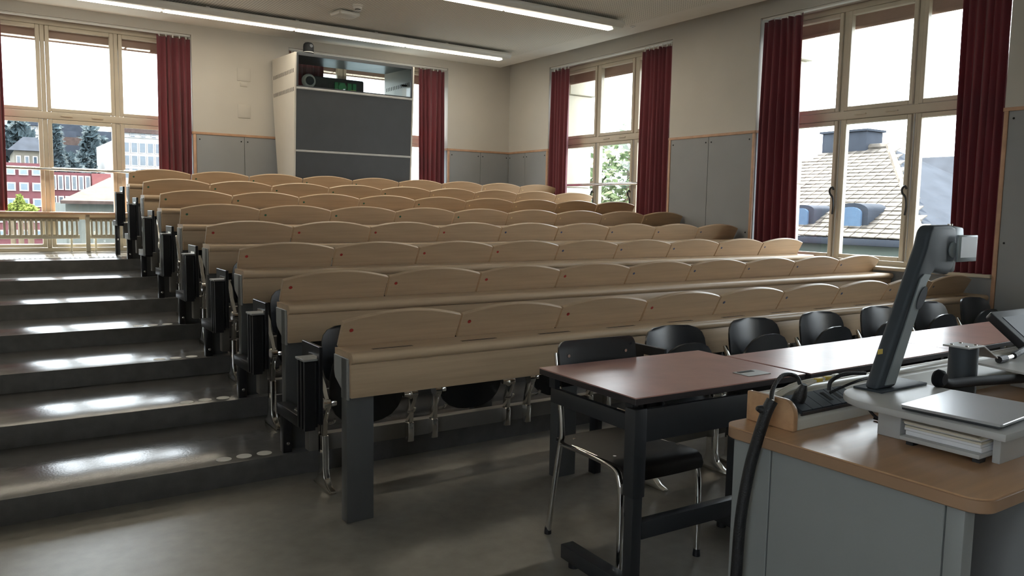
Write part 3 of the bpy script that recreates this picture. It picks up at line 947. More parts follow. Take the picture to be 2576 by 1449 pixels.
# ------------------------------------------------------------------ tables at the front
HT = .765
def table(name, label, cx, cy, L, D, rz, post_far=False, socket=False, both=True):
    t = thing(name, label, 'table', (cx, cy, 0), rz, group='red-brown tables in front of the seats')
    top_ = MB().box(-L/2, L/2, -D/2, D/2, HT-.004, HT).build('tabletop', 'table_red', t, smooth=False)
    MB().box(-L/2, L/2, -D/2, D/2, HT-.027, HT-.004).build('edge_board', 'table_edge', t, bev=.002, seg=1)
    py = (D/2-.04) if post_far else (-D/2+.035)
    fy = (-D/2+.02, D/2-.02) if post_far else (-D/2-.01, D/2-.17)
    for sx in (-1, 1):
        x = sx*(L/2-.035)
        MB().box(x-.028, x+.028, py-.028, py+.028, .40, HT-.045).build('post', 'dark_metal', t, bev=.004)
        MB().box(x-.023, x+.023, py-.023, py+.023, .08, .41).build('post', 'dark_metal', t, bev=.004)
        ft = MB().box(x-.03, x+.03, fy[0], fy[1], .025, .083).build('foot', 'dark_metal', t, bev=.004)
        for yy in (fy[0]+.05, fy[1]-.05):
            MB().lathe([(.022, 0), (.022, .026)], 2, (x, yy, 0), n=14).build('glide', 'black_paint', ft)
        MB().box(x-.012, x+.012, -D/2+.05, D/2-.05, HT-.135, HT-.075).build('side_rail', 'dark_metal', t, bev=.003)
        for yy in (-D/2+.06, D/2-.06):
            MB().box(x-.012, x+.012, yy-.02, yy+.02, HT-.075, HT-.027).build('spacer', 'dark_metal', t, smooth=False)
    ay = -D/2+.02 if not post_far else -D/2+.03
    MB().box(-L/2+.06, L/2-.06, ay-.01, ay+.01, .598, .716).build('apron', 'dark_metal', t, bev=.003)
    MB().box(-L/2+.06, L/2-.06, py-.02, py+.02, .24, .305).build('cross_rail', 'dark_metal', t, bev=.003)
    return t, ay
t1, ay1 = table('table', 'red-brown topped table nearest the camera with a socket plate', .932, -1.076, .895, .595, R(-2.2))
lk = MB().lathe([(.012, -.012), (.017, -.008), (.017, 0)], 1, (.235, ay1-.010, .665), n=16).build('lock', 'black_paint', t1)
q = [at(*p_, 2, HT) for p_ in ((1845, 938), (1898, 930), (1936, 940), (1885, 948))]
cx_, cy_ = sum(p_[0] for p_ in q)/4, sum(p_[1] for p_ in q)/4
sk = MB().box(-.065, .065, -.042, .042, HT, HT+.003).build('socket_plate', 'light_grey', t1, bev=.0012, seg=1)
sk.matrix_parent_inverse = Matrix.Identity(4)
dx, dy = cx_-.932, cy_+1.076
sk.location = (dx*math.cos(R(2.2))-dy*math.sin(R(2.2)), dx*math.sin(R(2.2))+dy*math.cos(R(2.2)), 0)
MB().box(-.052, .030, .012, .032, HT+.003, HT+.0042).build('brush_slot', 'dark_gap', sk, smooth=False)
table('table', 'red-brown topped table in the middle with window glare on it', 1.957, -1.18, 1.125, .44, R(-.2), post_far=True)
table('table', 'red-brown topped table farthest right, behind the monitor', 3.205, -1.178, 1.36, .435, R(-.2), post_far=True)

# ------------------------------------------------------------------ chair at the first table
ch = thing('chair', 'black plywood chair with chrome tube legs behind the nearest table', 'chair', (.825, -.915, 0), R(-2.5))
for s_ in (-1, 1):
    rl = MB().tube([(s_*.205, .238, .012), (s_*.197, .178, .40), (s_*.195, .165, .46), (s_*.192, .19, .62), (s_*.19, .225, .80)], .0125, 12).build('rear_leg', 'chrome', ch)
    fl = MB().tube([(s_*.205, -.245, .012), (s_*.203, -.24, .30), (s_*.200, -.225, .38), (s_*.197, -.18, .418), (s_*.195, .0, .425), (s_*.193, .172, .418)], .0125, 12).build('front_leg', 'chrome', ch)
    for leg_, yy in ((rl, .24), (fl, -.245)):
        MB().lathe([(.016, 0), (.016, .008), (.014, .03)], 2, (s_*.205, yy, 0), n=14).build('foot_cap', 'black_paint', leg_)
def curved_board(W, prof, th, nx=12, crown=0.0, cr=0.0):
    """sheet following prof (y,z) points, width 2W, curved by crown"""
    vs_, fs = [], []
    n = len(prof)
    nrm = []
    for j in range(n):
        a, c = prof[max(j-1, 0)], prof[min(j+1, n-1)]
        d = Vector((c[0]-a[0], c[1]-a[1]))
        d.normalize()
        nrm.append((-d.y, d.x))
    L_ = [0.0]
    for j in range(1, n):
        L_.append(L_[-1]+math.hypot(prof[j][0]-prof[j-1][0], prof[j][1]-prof[j-1][1]))
    for side_ in (0, 1):
        for j in range(n):
            e_ = max(0.0, cr-(L_[-1]-L_[j]))
            Wj = W-(cr-math.sqrt(max(0, cr*cr-e_*e_)) if cr else 0)
            for i in range(nx+1):
                u = 2*i/nx-1
                o_ = crown*(u*u)+side_*th
                vs_.append((Wj*u, prof[j][0]+nrm[j][0]*o_, prof[j][1]+nrm[j][1]*o_))
    m_ = nx+1
    o_ = n*m_
    for j in range(n-1):
        for i in range(nx):
            a = j*m_+i
            fs.append((a, a+1, a+m_+1, a+m_))
            fs.append((o_+a, o_+a+m_, o_+a+m_+1, o_+a+1))
        for i in (0, nx):
            a = j*m_+i
            fs.append((a, a+m_, o_+a+m_, o_+a))
    for i in range(nx):
        fs.append((i, i+1, o_+i+1, o_+i))
        a = (n-1)*m_+i
        fs.append((a, a+1, o_+a+1, o_+a))
    return MB().add(vs_, fs)
st = curved_board(.205, [(-.262, .375), (-.268, .40), (-.255, .43), (-.225, .446), (-.15, .446), (0, .438), (.12, .440), (.19, .446)], -.012, crown=-.006).build('seat', 'black_seat', ch, ang=50)
bk = curved_board(.208, [(.182, .66), (.192, .70), (.203, .76), (.2125, .811), (.2145, .822), (.2155, .831), (.2163, .838), (.217, .843), (.2175, .847), (.218, .85)], .010, crown=.02, cr=.036).build('backrest', 'black_ply', ch, ang=50)
rv = MB().lathe([(.007, -.003), (.007, 0)], 1, n=12).mesh('rivet', 'chrome')
for s_ in (-1, 1):
    inst(rv, 'rivet', bk, (s_*.155, .186, .79))
for s_ in (-1, 1):
    for yy in (-.15, .12):
        r_ = inst(rv, 'rivet', st, (s_*.165, yy, .4475))
        r_.rotation_euler = (R(-90), 0, 0)

# ------------------------------------------------------------------ lectern
HL = .76
def rrect(x0, x1, y0, y1, r_, n=6):
    return arc(x1-r_, y1-r_, r_, 0, 90, n)+arc(x0+r_, y1-r_, r_, 90, 180, n)+arc(x0+r_, y0+r_, r_, 180, 270, n)+arc(x1-r_, y0+r_, r_, 270, 360, n)
lec = thing('lectern', 'large grey lectern desk with a wooden worktop at the right front', 'lectern', (.5, -2.1, 0))
LO = Matrix.Translation(Vector((-.5, 2.1, 0)))
def lp(m, name, material, parent=None, **kw):
    m.xform(LO)
    return m.build(name, material, parent or lec, **kw)
lp(MB().prism(rrect(.495, 2.65, -2.49, -1.715, .055), 2, HL-.004, HL), 'worktop', 'lectern_wood', ang=30)
lp(MB().prism(rrect(.495, 2.65, -2.49, -1.715, .055), 2, HL-.038, HL-.004), 'worktop_edge', 'lectern_edge', bev=.003, seg=1)
lp(MB().box(.522, .545, -2.385, -1.885, .03, HL-.038), 'side_panel', 'lectern_grey', bev=.002, seg=1)
lp(MB().box(.522, .545, -1.880, -1.745, .03, HL-.038), 'side_panel', 'lectern_grey', bev=.002, seg=1)
lp(MB().box(.525, .575, -2.432, -2.388, .0, HL-.038), 'corner_post', 'lectern_grey', bev=.003)
lp(MB().box(.545, 2.60, -1.765, -1.745, .03, HL-.038), 'modesty_panel', 'lectern_grey', bev=.002, seg=1)
lp(MB().box(2.57, 2.60, -2.43, -1.765, .0, HL-.038), 'side_panel', 'lectern_grey', bev=.002, seg=1)
lp(MB().box(.60, 1.35, -2.30, -1.78, .08, HL-.06), 'under_cabinet', 'cabinet_front', bev=.004)
lp(MB().box(1.35, 2.57, -1.80, -1.766, .10, HL-.06), 'cable_duct', 'cabinet_front', bev=.004)
con_poly = [(-1.735, HL), (-1.735, .846), (-1.752, .850), (-1.755, .842), (-1.760, .842), (-1.763, .850), (-1.792, .848), (-1.800, .832), (-1.878, .800), (-1.890, .788), (-1.892, HL)]
con = thing('console', 'cream cable console with a wooden end along the lectern edge', 'console', (.62, -1.81, HL))
CO = Matrix.Translation(Vector((-.62, 1.81, -HL)))
MB().prism(con_poly, 0, .622, 2.62).xform(CO).build('body', 'cream_plastic', con, bev=.0015, seg=1)
end_poly = [(-1.732, HL), (-1.732, .852)]+arc(-1.852, .808, .045, 90, 180, 8)+[(-1.897, HL)]
MB().prism(end_poly, 0, .600, .622).xform(CO).build('wooden_end', 'lectern_wood', con, bev=.004)
MB().box(.602, .622, -1.732, -1.722, HL, .852).xform(CO).build('wooden_end', 'lectern_wood', con, bev=.003)
# socket strip lying on the slope of the console
sl = math.atan2(.832-.800, .078)
ss = thing('socket_strip', 'dark socket strip with plugs set into the cream console', 'socket strip', (.655, -1.879, .803))
SM = Matrix.Rotation(sl, 4, 'X')
for i in range(6):
    w_ = .305/6
    mod = MB().box(i*w_+.0008, (i+1)*w_-.0008, -.002, .078, .001, .014).xform(SM).build('module', 'doc_dark', ss, bev=.001, seg=1)
    if i in (3, 4):
        MB().box(i*w_+.016, i*w_+.034, .02, .062, .0135, .0148).xform(SM).build('port', 'dark_gap', mod, smooth=False)
MB().box(0, .305, -.006, -.002, -.002, .010).xform(SM).build('rim', 'dark_metal', ss, smooth=False)
# plug, cables, sleeve
pl = thing('power_plug', 'black power plug in the socket strip with its cord', 'plug', (.695, -1.845, .845))
MB().lathe([(.020, -.02), (.020, .01), (.014, .03), (.008, .045)], 2, n=14).xform(Matrix.Rotation(R(20), 4, 'X')).build('body', 'cable_black', pl)
MB().tube([(0, .0, .04), (-.01, .01, .065), (-.06, .02, .070), (-.13, .0, .04), (-.175, -.03, .0)], .0065, 8).build('cord', 'cable_black', pl)
o = MB().tube([(.512, -1.885, .865), (.497, -1.878, .83), (.487, -1.858, .74), (.478, -1.842, .65), (.465, -1.83, .5), (.462, -1.825, .3), (.468, -1.81, .1), (.47, -1.70, .03)], .017, 12).build('cable_sleeve', 'cable_black')
tag(o, 'thick black cable sleeve hanging over the left side of the lectern', 'cable')
o = MB().tube([(.505, -1.876, .83), (.487, -1.868, .838), (.473, -1.862, .842)], [.020, .006], 10).add([], []).build('sleeve_tie', 'cable_black')
tag(o, 'small black tie knotted round the top of the cable sleeve', 'cable tie')
for i in range(3):
    yq = -1.80-.008*i
    pts = [(.512, -1.885+.004*i, .86)]+[tuple(at(qx, qy+5*i, 1, yq)) for qx, qy in ((1948, 995), (1985, 972), (2030, 958), (2075-14*i, 950), (2100-22*i, 946))]
    e = pts[-1]
    o = MB().tube(pts, .0055, 8).build('grey_cable', 'cable_grey')
    tag(o, ['longest beige cable looping from the sleeve over the console', 'middle beige cable looping from the sleeve over the console', 'shortest beige cable looping from the sleeve over the console'][i], 'cable', 'beige cables on the console')
    MB().box(e[0]-.01, e[0]+.022, e[1]-.007, e[1]+.007, e[2]-.006, e[2]+.006).build('connector', 'yellow_tape' if i else 'cream_plastic', o, bev=.002)
for i, (pts, lab) in enumerate((([(.86, -1.835, .845), (.87, -1.835, .875), (.92, -1.85, .895), (1.0, -1.87, .893)], 'thick black cord from the socket strip to the document camera'),
                                ([(.85, -1.845, .84), (.88, -1.86, .855), (.94, -1.88, .875), (.99, -1.885, .880)], 'thin black cord from the socket strip to the document camera'),
                                ([(.85, -1.96, .843), (.86, -1.99, .80), (.90, -2.02, .772), (.94, -2.0, .766), (.95, -1.94, .766)], 'thin black cord drooping under the document camera shelf'))):
    o = MB().tube(pts, .0045 if i else .0065, 8).build('black_cord', 'cable_black')
    tag(o, lab, 'cable', 'black cords on the lectern')

# riser shelf with document camera, laptop, papers
rs = thing('riser_shelf', 'light grey desk riser with one rounded end under the laptop', 'shelf', (.9, -2.15, HL))
RO = Matrix.Translation(Vector((-.9, 2.15, -HL)))
outline = [(1.15, -1.90)]+arc(.885, -2.06, .16, 90, 180, 8)+[(.728, -2.42), (1.12, -2.42)]
MB().prism(outline, 2, .845, .865).xform(RO).build('board', 'light_grey', rs, bev=.003)
MB().box(.808, 1.12, -2.105, -2.035, HL, .845).xform(RO).build('support_box', 'light_grey', rs, bev=.003)
MB().box(.817, 1.12, -2.372, -2.352, HL, .845).xform(RO).build('support_panel', 'light_grey', rs, bev=.002)
tr = thing('paper_tray', 'grey paper tray board under the riser shelf', 'tray', (.76, -2.24, HL))
MB().box(-.003, .29, -.108, .108, .016, .028).build('board', 'light_grey', tr, bev=.002)
for x in (.02, .26):
    for y in (-.09, .09):
        MB().box(x, x+.03, y-.01, y+.01, 0, .016).build('foot', 'dark_metal', tr, smooth=False)
pst = thing('paper_stack', 'stack of white and cream paper sheets on the tray', 'paper stack', (.775, -2.24, HL+.028))
zz = 0
for i, (h, dx_, dy_, m_) in enumerate(((.014, .004, 0, 'paper'), (.009, .0, .002, 'paper'), (.006, -.004, -.001, 'paper_cream'), (.005, .003, .003, 'paper'), (.006, -.008, .0, 'paper_cream'), (.003, -.012, .004, 'paper_cream'))):
    MB().box(dx_, .285+dx_, -.103+dy_, .103+dy_, zz, zz+h-.0006).build('sheaf', m_, pst, bev=.0012, seg=1)
    zz += h
lpt = thing('laptop', 'closed silver laptop lying on the riser shelf', 'laptop', (.905, -2.258, .865), R(4))
MB().box(-.16, .16, -.125, .125, .003, .009).build('base', 'dark_metal', lpt, bev=.002)
MB().prism(rrect(-.165, .165, -.130, .130, .012), 2, .0095, .017).build('lid', 'laptop_silver', lpt, bev=.0015, seg=1)
dc = thing('document_camera', 'tall dark document camera with a leaning column and small preview screen', 'document camera', (1.0, -1.95, .865))
DO = Matrix.Translation(Vector((-1.0, 1.95, -.865)))
MB().box(.88, 1.14, -2.0, -1.905, .865, .872).xform(DO).build('base_plate', 'doc_dark', dc, bev=.002)
colp = [(.882, .872), (.985, .872), (1.128, 1.20), (1.168, 1.230), (1.255, 1.214), (1.280, 1.235), (1.298, 1.30), (1.285, 1.372), (1.25, 1.379), (1.142, 1.377), (1.122, 1.36), (1.106, 1.31)]
MB().prism(colp, 1, -1.985, -1.937).xform(DO).build('column', 'doc_dark', dc, bev=.012, seg=4)
MB().prism([(.918, .884), (.974, .884), (1.118, 1.195), (1.140, 1.220), (1.100, 1.224), (1.078, 1.21)], 1, -1.989, -1.984).xform(DO).build('lamp_panel', 'doc_grey', dc, bev=.001, seg=1)
el = [(1.090+.022*math.cos(a)+.018*math.sin(a), 1.148+.036*math.sin(a)) for a in [2*math.pi*i/20 for i in range(20)]]
MB().prism(el, 1, -1.9915, -1.988).xform(DO).build('mirror_window', 'screen_dark', dc)
MB().prism([(1.262, 1.378), (1.338, 1.370), (1.345, 1.335), (1.312, 1.325), (1.300, 1.225), (1.27, 1.222)], 1, -1.982, -1.92).xform(DO).build('head_side', 'doc_grey', dc, bev=.006)
MB().lathe([(.026, -.010), (.026, 0)], 1, (1.268, -1.980, 1.298), n=24).xform(DO).build('focus_knob', 'doc_grey', dc, bev=.002)
scp = MB().box(1.275, 1.398, -2.000, -1.992, 1.258, 1.346).xform(DO).build('preview_screen', 'doc_grey', dc, bev=.002)
MB().box(1.290, 1.392, -2.0012, -2.000, 1.272, 1.340).xform(DO).build('display', 'screen_pale', scp, smooth=False)
MB().lathe([(.008, -.004), (.008, .004)], 2, (1.30, -1.955, 1.378), n=12).xform(DO).build('button', 'chrome', dc)
MB().box(.872, .895, -1.9865, -1.984, .985, 1.000).xform(DO).build('tape_tag', 'yellow_tape', dc, smooth=False)

# bracket, bar, monitor at the right edge
br = thing('monitor_arm', 'dark monitor arm drum with a bent grey plate and black bar', 'monitor arm', (1.432, -1.965, HL))
MB().lathe([(.056, 0), (.056, .008), (.046, .012), (.046, .200)], n=28).build('drum', 'doc_dark', br)
MB().prism([(-.055, .200), (.045, .200), (.15, .150), (.153, .154), (.047, .206), (-.055, .206)], 1, -.045, .045).build('bent_plate', 'light_grey', br, bev=.001, seg=1)
for x, y in ((-.035, -.025), (-.035, .025), (.025, -.025), (.025, .025)):
    MB().lathe([(.006, .206), (.005, .2085)], 2, (x, y, 0), n=10).build('screw', 'chrome', br)
pb = [at(qx, qy, 1, -2.035) for qx, qy in ((2362, 952), (2385, 966), (2440, 960), (2520, 955), (2640, 948))]
bar_ = MB().tube([(q_[0]-1.432, q_[1]+1.965, q_[2]-HL) for q_ in pb], .017, 12).build('bar', 'camera_black', br)
MB().lathe([(.018, -.02), (.027, -.012), (.029, .004), (.024, .012)], 1, (float(pb[0][0]-1.432), -.07, float(pb[0][2]-HL)), n=20).build('end_cap', 'camera_black', bar_)
mon = thing('touch_monitor', 'black tilted touch monitor cut off by the right picture edge', 'monitor', (2.20, -1.69, 1.005))
tl = math.atan2(.105, .13)
MM = Matrix.Rotation(tl, 4, 'X')
bo = MB().prism(rrect(0, .56, -.36, 0, .02), 2, -.035, 0).xform(MM).build('casing', 'black_paint', mon, bev=.006)
MB().box(.05, .52, -.32, -.04, 0, .002).xform(MM).build('screen', 'screen_dark', mon, smooth=False)
MB().tube([(.30, -.22, -.20), (.30, -.30, -.236)], .03, 12, smooth=False).build('stand', 'black_paint', mon)
MB().box(.18, .42, -.44, -.25, -.245, -.235).build('foot_plate', 'black_paint', mon, bev=.003)
kb = thing('keyboard_tray', 'grey flat tray with a pen beside the monitor', 'tray', (1.95, -2.10, HL))
MB().add([(-.23, .235, .094), (.55, .235, .094), (.55, -.08, .094), (-.30, -.02, .094), (-.23, .235, .102), (.55, .235, .102), (.55, -.08, .102), (-.30, -.02, .102)],
         [(3, 2, 1, 0), (4, 5, 6, 7), (0, 1, 5, 4), (1, 2, 6, 5), (2, 3, 7, 6), (3, 0, 4, 7)]).build('plate', 'light_grey', kb)
MB().box(-.05, .10, .05, .18, 0, .094).build('block', 'light_grey', kb, bev=.003)
pn = thing('stylus', 'black and chrome pen lying on the grey tray', 'pen', (1.77, -1.93, HL+.116))
MB().tube([(0, 0, 0), (.06, .002, 0)], .013, 10, smooth=False).build('cap', 'cable_black', pn)
MB().tube([(.06, .002, 0), (.13, .006, .002)], .008, 10, smooth=False).build('neck', 'chrome', pn)
MB().tube([(.13, .006, .002), (.20, .01, .012), (.36, .03, .02)], .013, 10).build('barrel', 'cable_black', pn)

# ------------------------------------------------------------------ outdoors
def leaf_cloud(blobs, n, size, seed):
    rnd = random.Random(seed)
    m = MB()
    vs_, fs = [], []
    for _ in range(n):
        c, r_ = rnd.choices(blobs, [bb[1][0]*bb[1][1]*bb[1][2] for bb in blobs])[0]
        while True:
            d = Vector((rnd.uniform(-1, 1), rnd.uniform(-1, 1), rnd.uniform(-1, 1)))
            if .25 < d.length < 1:
                break
        p_ = Vector(c)+Vector((d.x*r_[0], d.y*r_[1], d.z*r_[2]))
        a = Vector((rnd.gauss(0, 1), rnd.gauss(0, 1), rnd.gauss(0, 1))).normalized()
        b_ = a.orthogonal().normalized()
        s_ = size*rnd.uniform(.6, 1.4)
        k_ = len(vs_)
        vs_ += [p_-a*s_, p_+b_*s_*.55, p_+a*s_, p_-b_*s_*.55]
        fs.append((k_, k_+1, k_+2, k_+3))
    m.add(vs_, fs)
    return m

ground = MB().box(-120, 120, -60, 200, -9.3, -9).build('ground', 'hill_hazy')
struct(ground, 'green ground far below the windows', 'ground')
hill_pts = []
hv, hf = [], []
for j, (yy, zz_) in enumerate(((58, -7), (80, -1), (100, 9), (125, 17), (165, 20))):
    for i in range(11):
        x = -75+i*11
        hv.append((x, yy, (zz_*(1.25-.06*i) if zz_ > 0 else zz_)+1.2*math.sin(i*1.7+j)))
for j in range(4):
    for i in range(10):
        a = j*11+i
        hf.append((a, a+1, a+12, a+11))
hill = MB().add(hv, hf).build('hill', 'hill_hazy')
struct(hill, 'wooded hillside rising behind the town', 'hill')

def facade(t, x0, x1, y, z0, z1, depth, wallmat, cols, rows_, winmat, name='wall', margin=.12, wz=.55, wx=.6, roof=None):
    MB().box(x0, x1, y, y+depth, z0, z1).build(name, wallmat, t, smooth=False)
    for r_ in range(rows_):
        for c_ in range(cols):
            cw, rh = (x1-x0)/cols, (z1-z0)/rows_
            xa, za = x0+c_*cw+cw*(1-wx)/2, z0+r_*rh+rh*(1-wz)/2
            f = MB().box(xa-.06, xa+cw*wx+.06, y-.08, y-.01, za-.06, za+rh*wz+.06).build('window', 'white_render', t, smooth=False)
            MB().box(xa, xa+cw*wx, y-.10, y-.08, za, za+rh*wz).build('pane', winmat, f, smooth=False)

def span(x0, y0, x1, y1, Y):
    a, c = at(x0, y0, 1, Y), at(x1, y1, 1, Y)
    return a[0], c[0], c[2], a[2]
# red apartment block
t = thing('apartment_block', 'long dull red apartment block seen through the radiator window', 'building', (0, 42, -9))
T0 = Vector((0, -42, 9))
def shift(t_):
    for ch_ in t_.children:
        ch_.location = ch_.location+Vector((-t_.location.x, -t_.location.y, -t_.location.z))
x0, x1, z0, z1 = span(-60, 405, 112, 545, 42)
facade(t, x0, x1, 42, z0-2, z1, 10, 'red_render', 5, 6, 'window_sky', wx=.5, wz=.38)
x0, x1, z0, z1 = span(125, 432, 232, 545, 44)
facade(t, x0, x1, 44, z0-2, z1, 10, 'red_render', 6, 4, 'window_dark', wx=.45, wz=.6)
x0, x1, z0, z1 = span(232, 436, 282, 545, 43.5)
facade(t, x0, x1, 43.5, z0-2, z1, 10, 'red_panel', 1, 1, 'window_sky', wx=.02, wz=.02)
shift(t)
# white modern block on the right
t = thing('apartment_block', 'white modern apartment block with large dark windows on the hillside', 'building', (0, 56, -9))
x0, x1, z0, z1 = span(285, 352, 470, 540, 56)
facade(t, x0, x1, 56, z0-2, z1, 9, 'white_render', 9, 8, 'window_dark', wx=.66, wz=.72)
shift(t)
# mansard house upper left
t = thing('mansard_house', 'cream house with a slate mansard roof above the red block', 'building', (0, 62, -4))
x0, x1, z0, z1 = span(35, 378, 120, 420, 62)
facade(t, x0, x1, 62, z0-3, z1, 8, 'cream_render', 4, 2, 'window_dark', wx=.35, wz=.6)
MB().hexa([(x0-.4, 61.6, z1), (x1+.4, 61.6, z1), (x1+.4, 70.4, z1), (x0-.4, 70.4, z1)], [(x0+.6, 62.6, z1+1.0), (x1-.6, 62.6, z1+1.0), (x1-.6, 69, z1+1.0), (x0+.6, 69, z1+1.0)]).build('roof', 'slate', t, smooth=False)
shift(t)
for (px0, py0, px1, py1, Y, wm, rm, lab) in ((140, 330, 215, 372, 101, 'white_render', 'slate', 'pale villa high on the hillside among the trees'),
                                            (150, 360, 178, 395, 88, 'red_panel', 'slate', 'small reddish house beside the hillside conifer'),
                                            (60, 305, 105, 340, 92, 'white_render', 'slate', 'pale house near the top left of the hillside'),
                                            (172, 380, 212, 402, 80.5, 'cream_render', 'shed_roof', 'small cream house in front of the tall conifer'),
                                            (258, 366, 286, 398, 79, 'cream_render', 'slate', 'tall narrow house left of the white block'),
                                            (182, 405, 216, 428, 72.5, 'white_render', 'slate', 'low pale house between the dark trees'),
                                            (292, 322, 400, 350, 96, 'white_render', 'shed_roof', 'long pale house above the white block')):
    t = thing('hillside_house', lab, 'building', (0, Y, 0))
    x0, x1, z0, z1 = span(px0, py0+10, px1, py1, Y)
    facade(t, x0, x1, Y, z0, z1, 6, wm, 4, 2, 'window_dark', wx=.4, wz=.5)
    MB().box(x0, x1, Y+.2, Y+5.8, z0-12, z0).build('basement', wm, t, smooth=False)
    MB().prism([(x0-.5, z1), (x1+.5, z1), ((x0+x1)/2+1, z1+1.6), ((x0+x1)/2-1, z1+1.6)], 1, Y-.5, Y+6.5).build('roof', rm, t, smooth=False)
    shift(t)
# conifers on the hill
for i, (px_, py_, pb_, w_, Y, lab) in enumerate(((228, 318, 445, 36, 67, 'tall dark conifer in the middle pane of the radiator window'), (45, 300, 400, 60, 75, 'dark wood behind the mansard house'),
                                               (165, 395, 450, 60, 57, 'dark tree clump above the red block'), (255, 352, 425, 22, 70, 'round dark tree left of the white block'),
                                               (135, 318, 430, 18, 54.8, 'narrow dark tree beside the window post'), (200, 395, 440, 44, 61.5, 'bushy dark tree in front of the conifer'))):
    top_, bot_ = at(px_, py_, 1, Y), at(px_, pb_, 1, Y)
    wd = w_*Y/F_PX
    H_ = top_[2]-bot_[2]
    t = thing('hillside_tree', lab, 'tree', (top_[0], Y, bot_[2]), group='trees on the hillside')
    bl = [((0, 0, H_*f_), (wd*(1.05-f_*.85)*.9, wd*.8, H_*.16)) for f_ in (.14, .3, .46, .62, .78, .9)]
    lc = leaf_cloud(bl, 1700, .42, 20+i)
    lc.build('foliage', 'tree_dark', t, smooth=False)['kind'] = 'stuff'
    MB().tube([(0, 0, -4), (0, 0, H_*.6)], .25, 8, smooth=False).build('trunk', 'bark', t)
# shed and bushes close by
t = thing('shed', 'low pale shed with a brown tiled roof below the radiator window', 'building', (0, 17, -6))
a, c = at(148, 508, 1, 17), at(330, 492, 1, 17)
e0, e1 = at(150, 512, 1, 17), at(340, 497, 1, 17)
MB().box(e0[0]+.12, 4, 17.1, 22, -6, e0[2]+.02).build('wall', 'shed_wall', t, smooth=False)
MB().hexa([(e0[0], 16.8, e0[2]), (4.3, 16.8, e0[2]), (4.3, 20, e0[2]+.62), (e0[0]+1.4, 20, e0[2]+.62)],
          [(e0[0], 16.8, e0[2]+.07), (4.3, 16.8, e0[2]+.07), (4.3, 20, e0[2]+.70), (e0[0]+1.4, 20, e0[2]+.70)]).build('roof', 'shed_roof', t, smooth=False)
shift(t)
for i, (px_, py_, w_, h_, lab) in enumerate(((50, 515, 14, 22, 'yellow-green pointed bush at the lower left pane'), (75, 524, 16, 8, 'low yellow-green bush right of the pointed one'), (30, 522, 12, 8, 'low yellow-green bush left of the pointed one'))):
    YB_ = (15.5, 13.6, 16.9)[i]
    p = at(px_, py_, 1, YB_)
    s_ = YB_/F_PX*1.2
    t = thing('bush', lab, 'bush', (p[0], YB_, p[2]-h_*s_), group='yellow-green bushes outside')
    leaf_cloud([((0, 0, h_*s_*.7), (w_*s_, w_*s_, h_*s_*.9)), ((0, 0, h_*s_*1.4), (w_*s_*.55, w_*s_*.55, h_*s_*.7))], 900, .035, 40+i).build('foliage', 'bush_lime', t, smooth=False)['kind'] = 'stuff'
    MB().tube([(0, 0, -4), (0, 0, h_*s_)], .05, 6, smooth=False).build('stem', 'bark', t)

# house with the tiled roof, seen through the right window
XE, XK = 15.0, 19.5
e0, e1 = at(1985, 603, 0, XE), at(2322, 590, 0, XE)
r0, r1 = at(1960, 372, 0, XK), at(2236, 386, 0, XK)
ze = (e0[2]+e1[2])/2
zk = (r0[2]+r1[2])/2
ye, yk = e1[1], r1[1]
yfar = 13.0
h = thing('tiled_house', 'neighbouring house with a large sunlit tiled roof', 'building', (XE, ye, -9))
HO = Matrix.Translation(Vector((-XE, -ye, 9)))
def hp(m, name, material, parent=None, **kw):
    m.xform(HO)
    return m.build(name, material, parent or h, **kw)
XE2 = 2*XK-XE
hp(MB().box(XE+.5, XE2-.5, ye+.5, yfar-.5, -9, ze-.45), 'wall', 'cream_render', smooth=False)
hp(MB().box(XE+.15, XE2-.15, ye+.15, yfar-.15, ze-.45, ze-.18), 'cornice', 'green_cornice', smooth=False)
for i in range(26):
    yy = ye+.3+i*.32
    hp(MB().box(XE+.10, XE+.30, yy, yy+.14, ze-.62, ze-.45), 'cornice_block', 'green_cornice', smooth=False)
hp(MB().box(XE-.05, XE+.12, ye-.05, yfar, ze-.18, ze-.02), 'gutter', 'slate', bev=.03)
roof = hp(MB().add([(XE, ye, ze), (XE, yfar, ze), (XE2, yfar, ze), (XE2, ye, ze), (XK, yk, zk), (XK, yfar-2.0, zk)],
                   [(0, 4, 5, 1), (3, 2, 5, 4), (1, 5, 2), (0, 1, 2, 3)]), 'roof', 'roof_tiles', smooth=False)
hp(MB().add([(XE, ye, ze), (XE2, ye, ze), (XK, yk, zk), (XE, ye+.06, ze), (XE2, ye+.06, ze), (XK, yk+.06, zk)], [(0, 1, 2), (5, 4, 3), (0, 3, 4, 1), (1, 4, 5, 2), (2, 5, 3, 0)]), 'hip_slope', 'slate', roof, smooth=False)
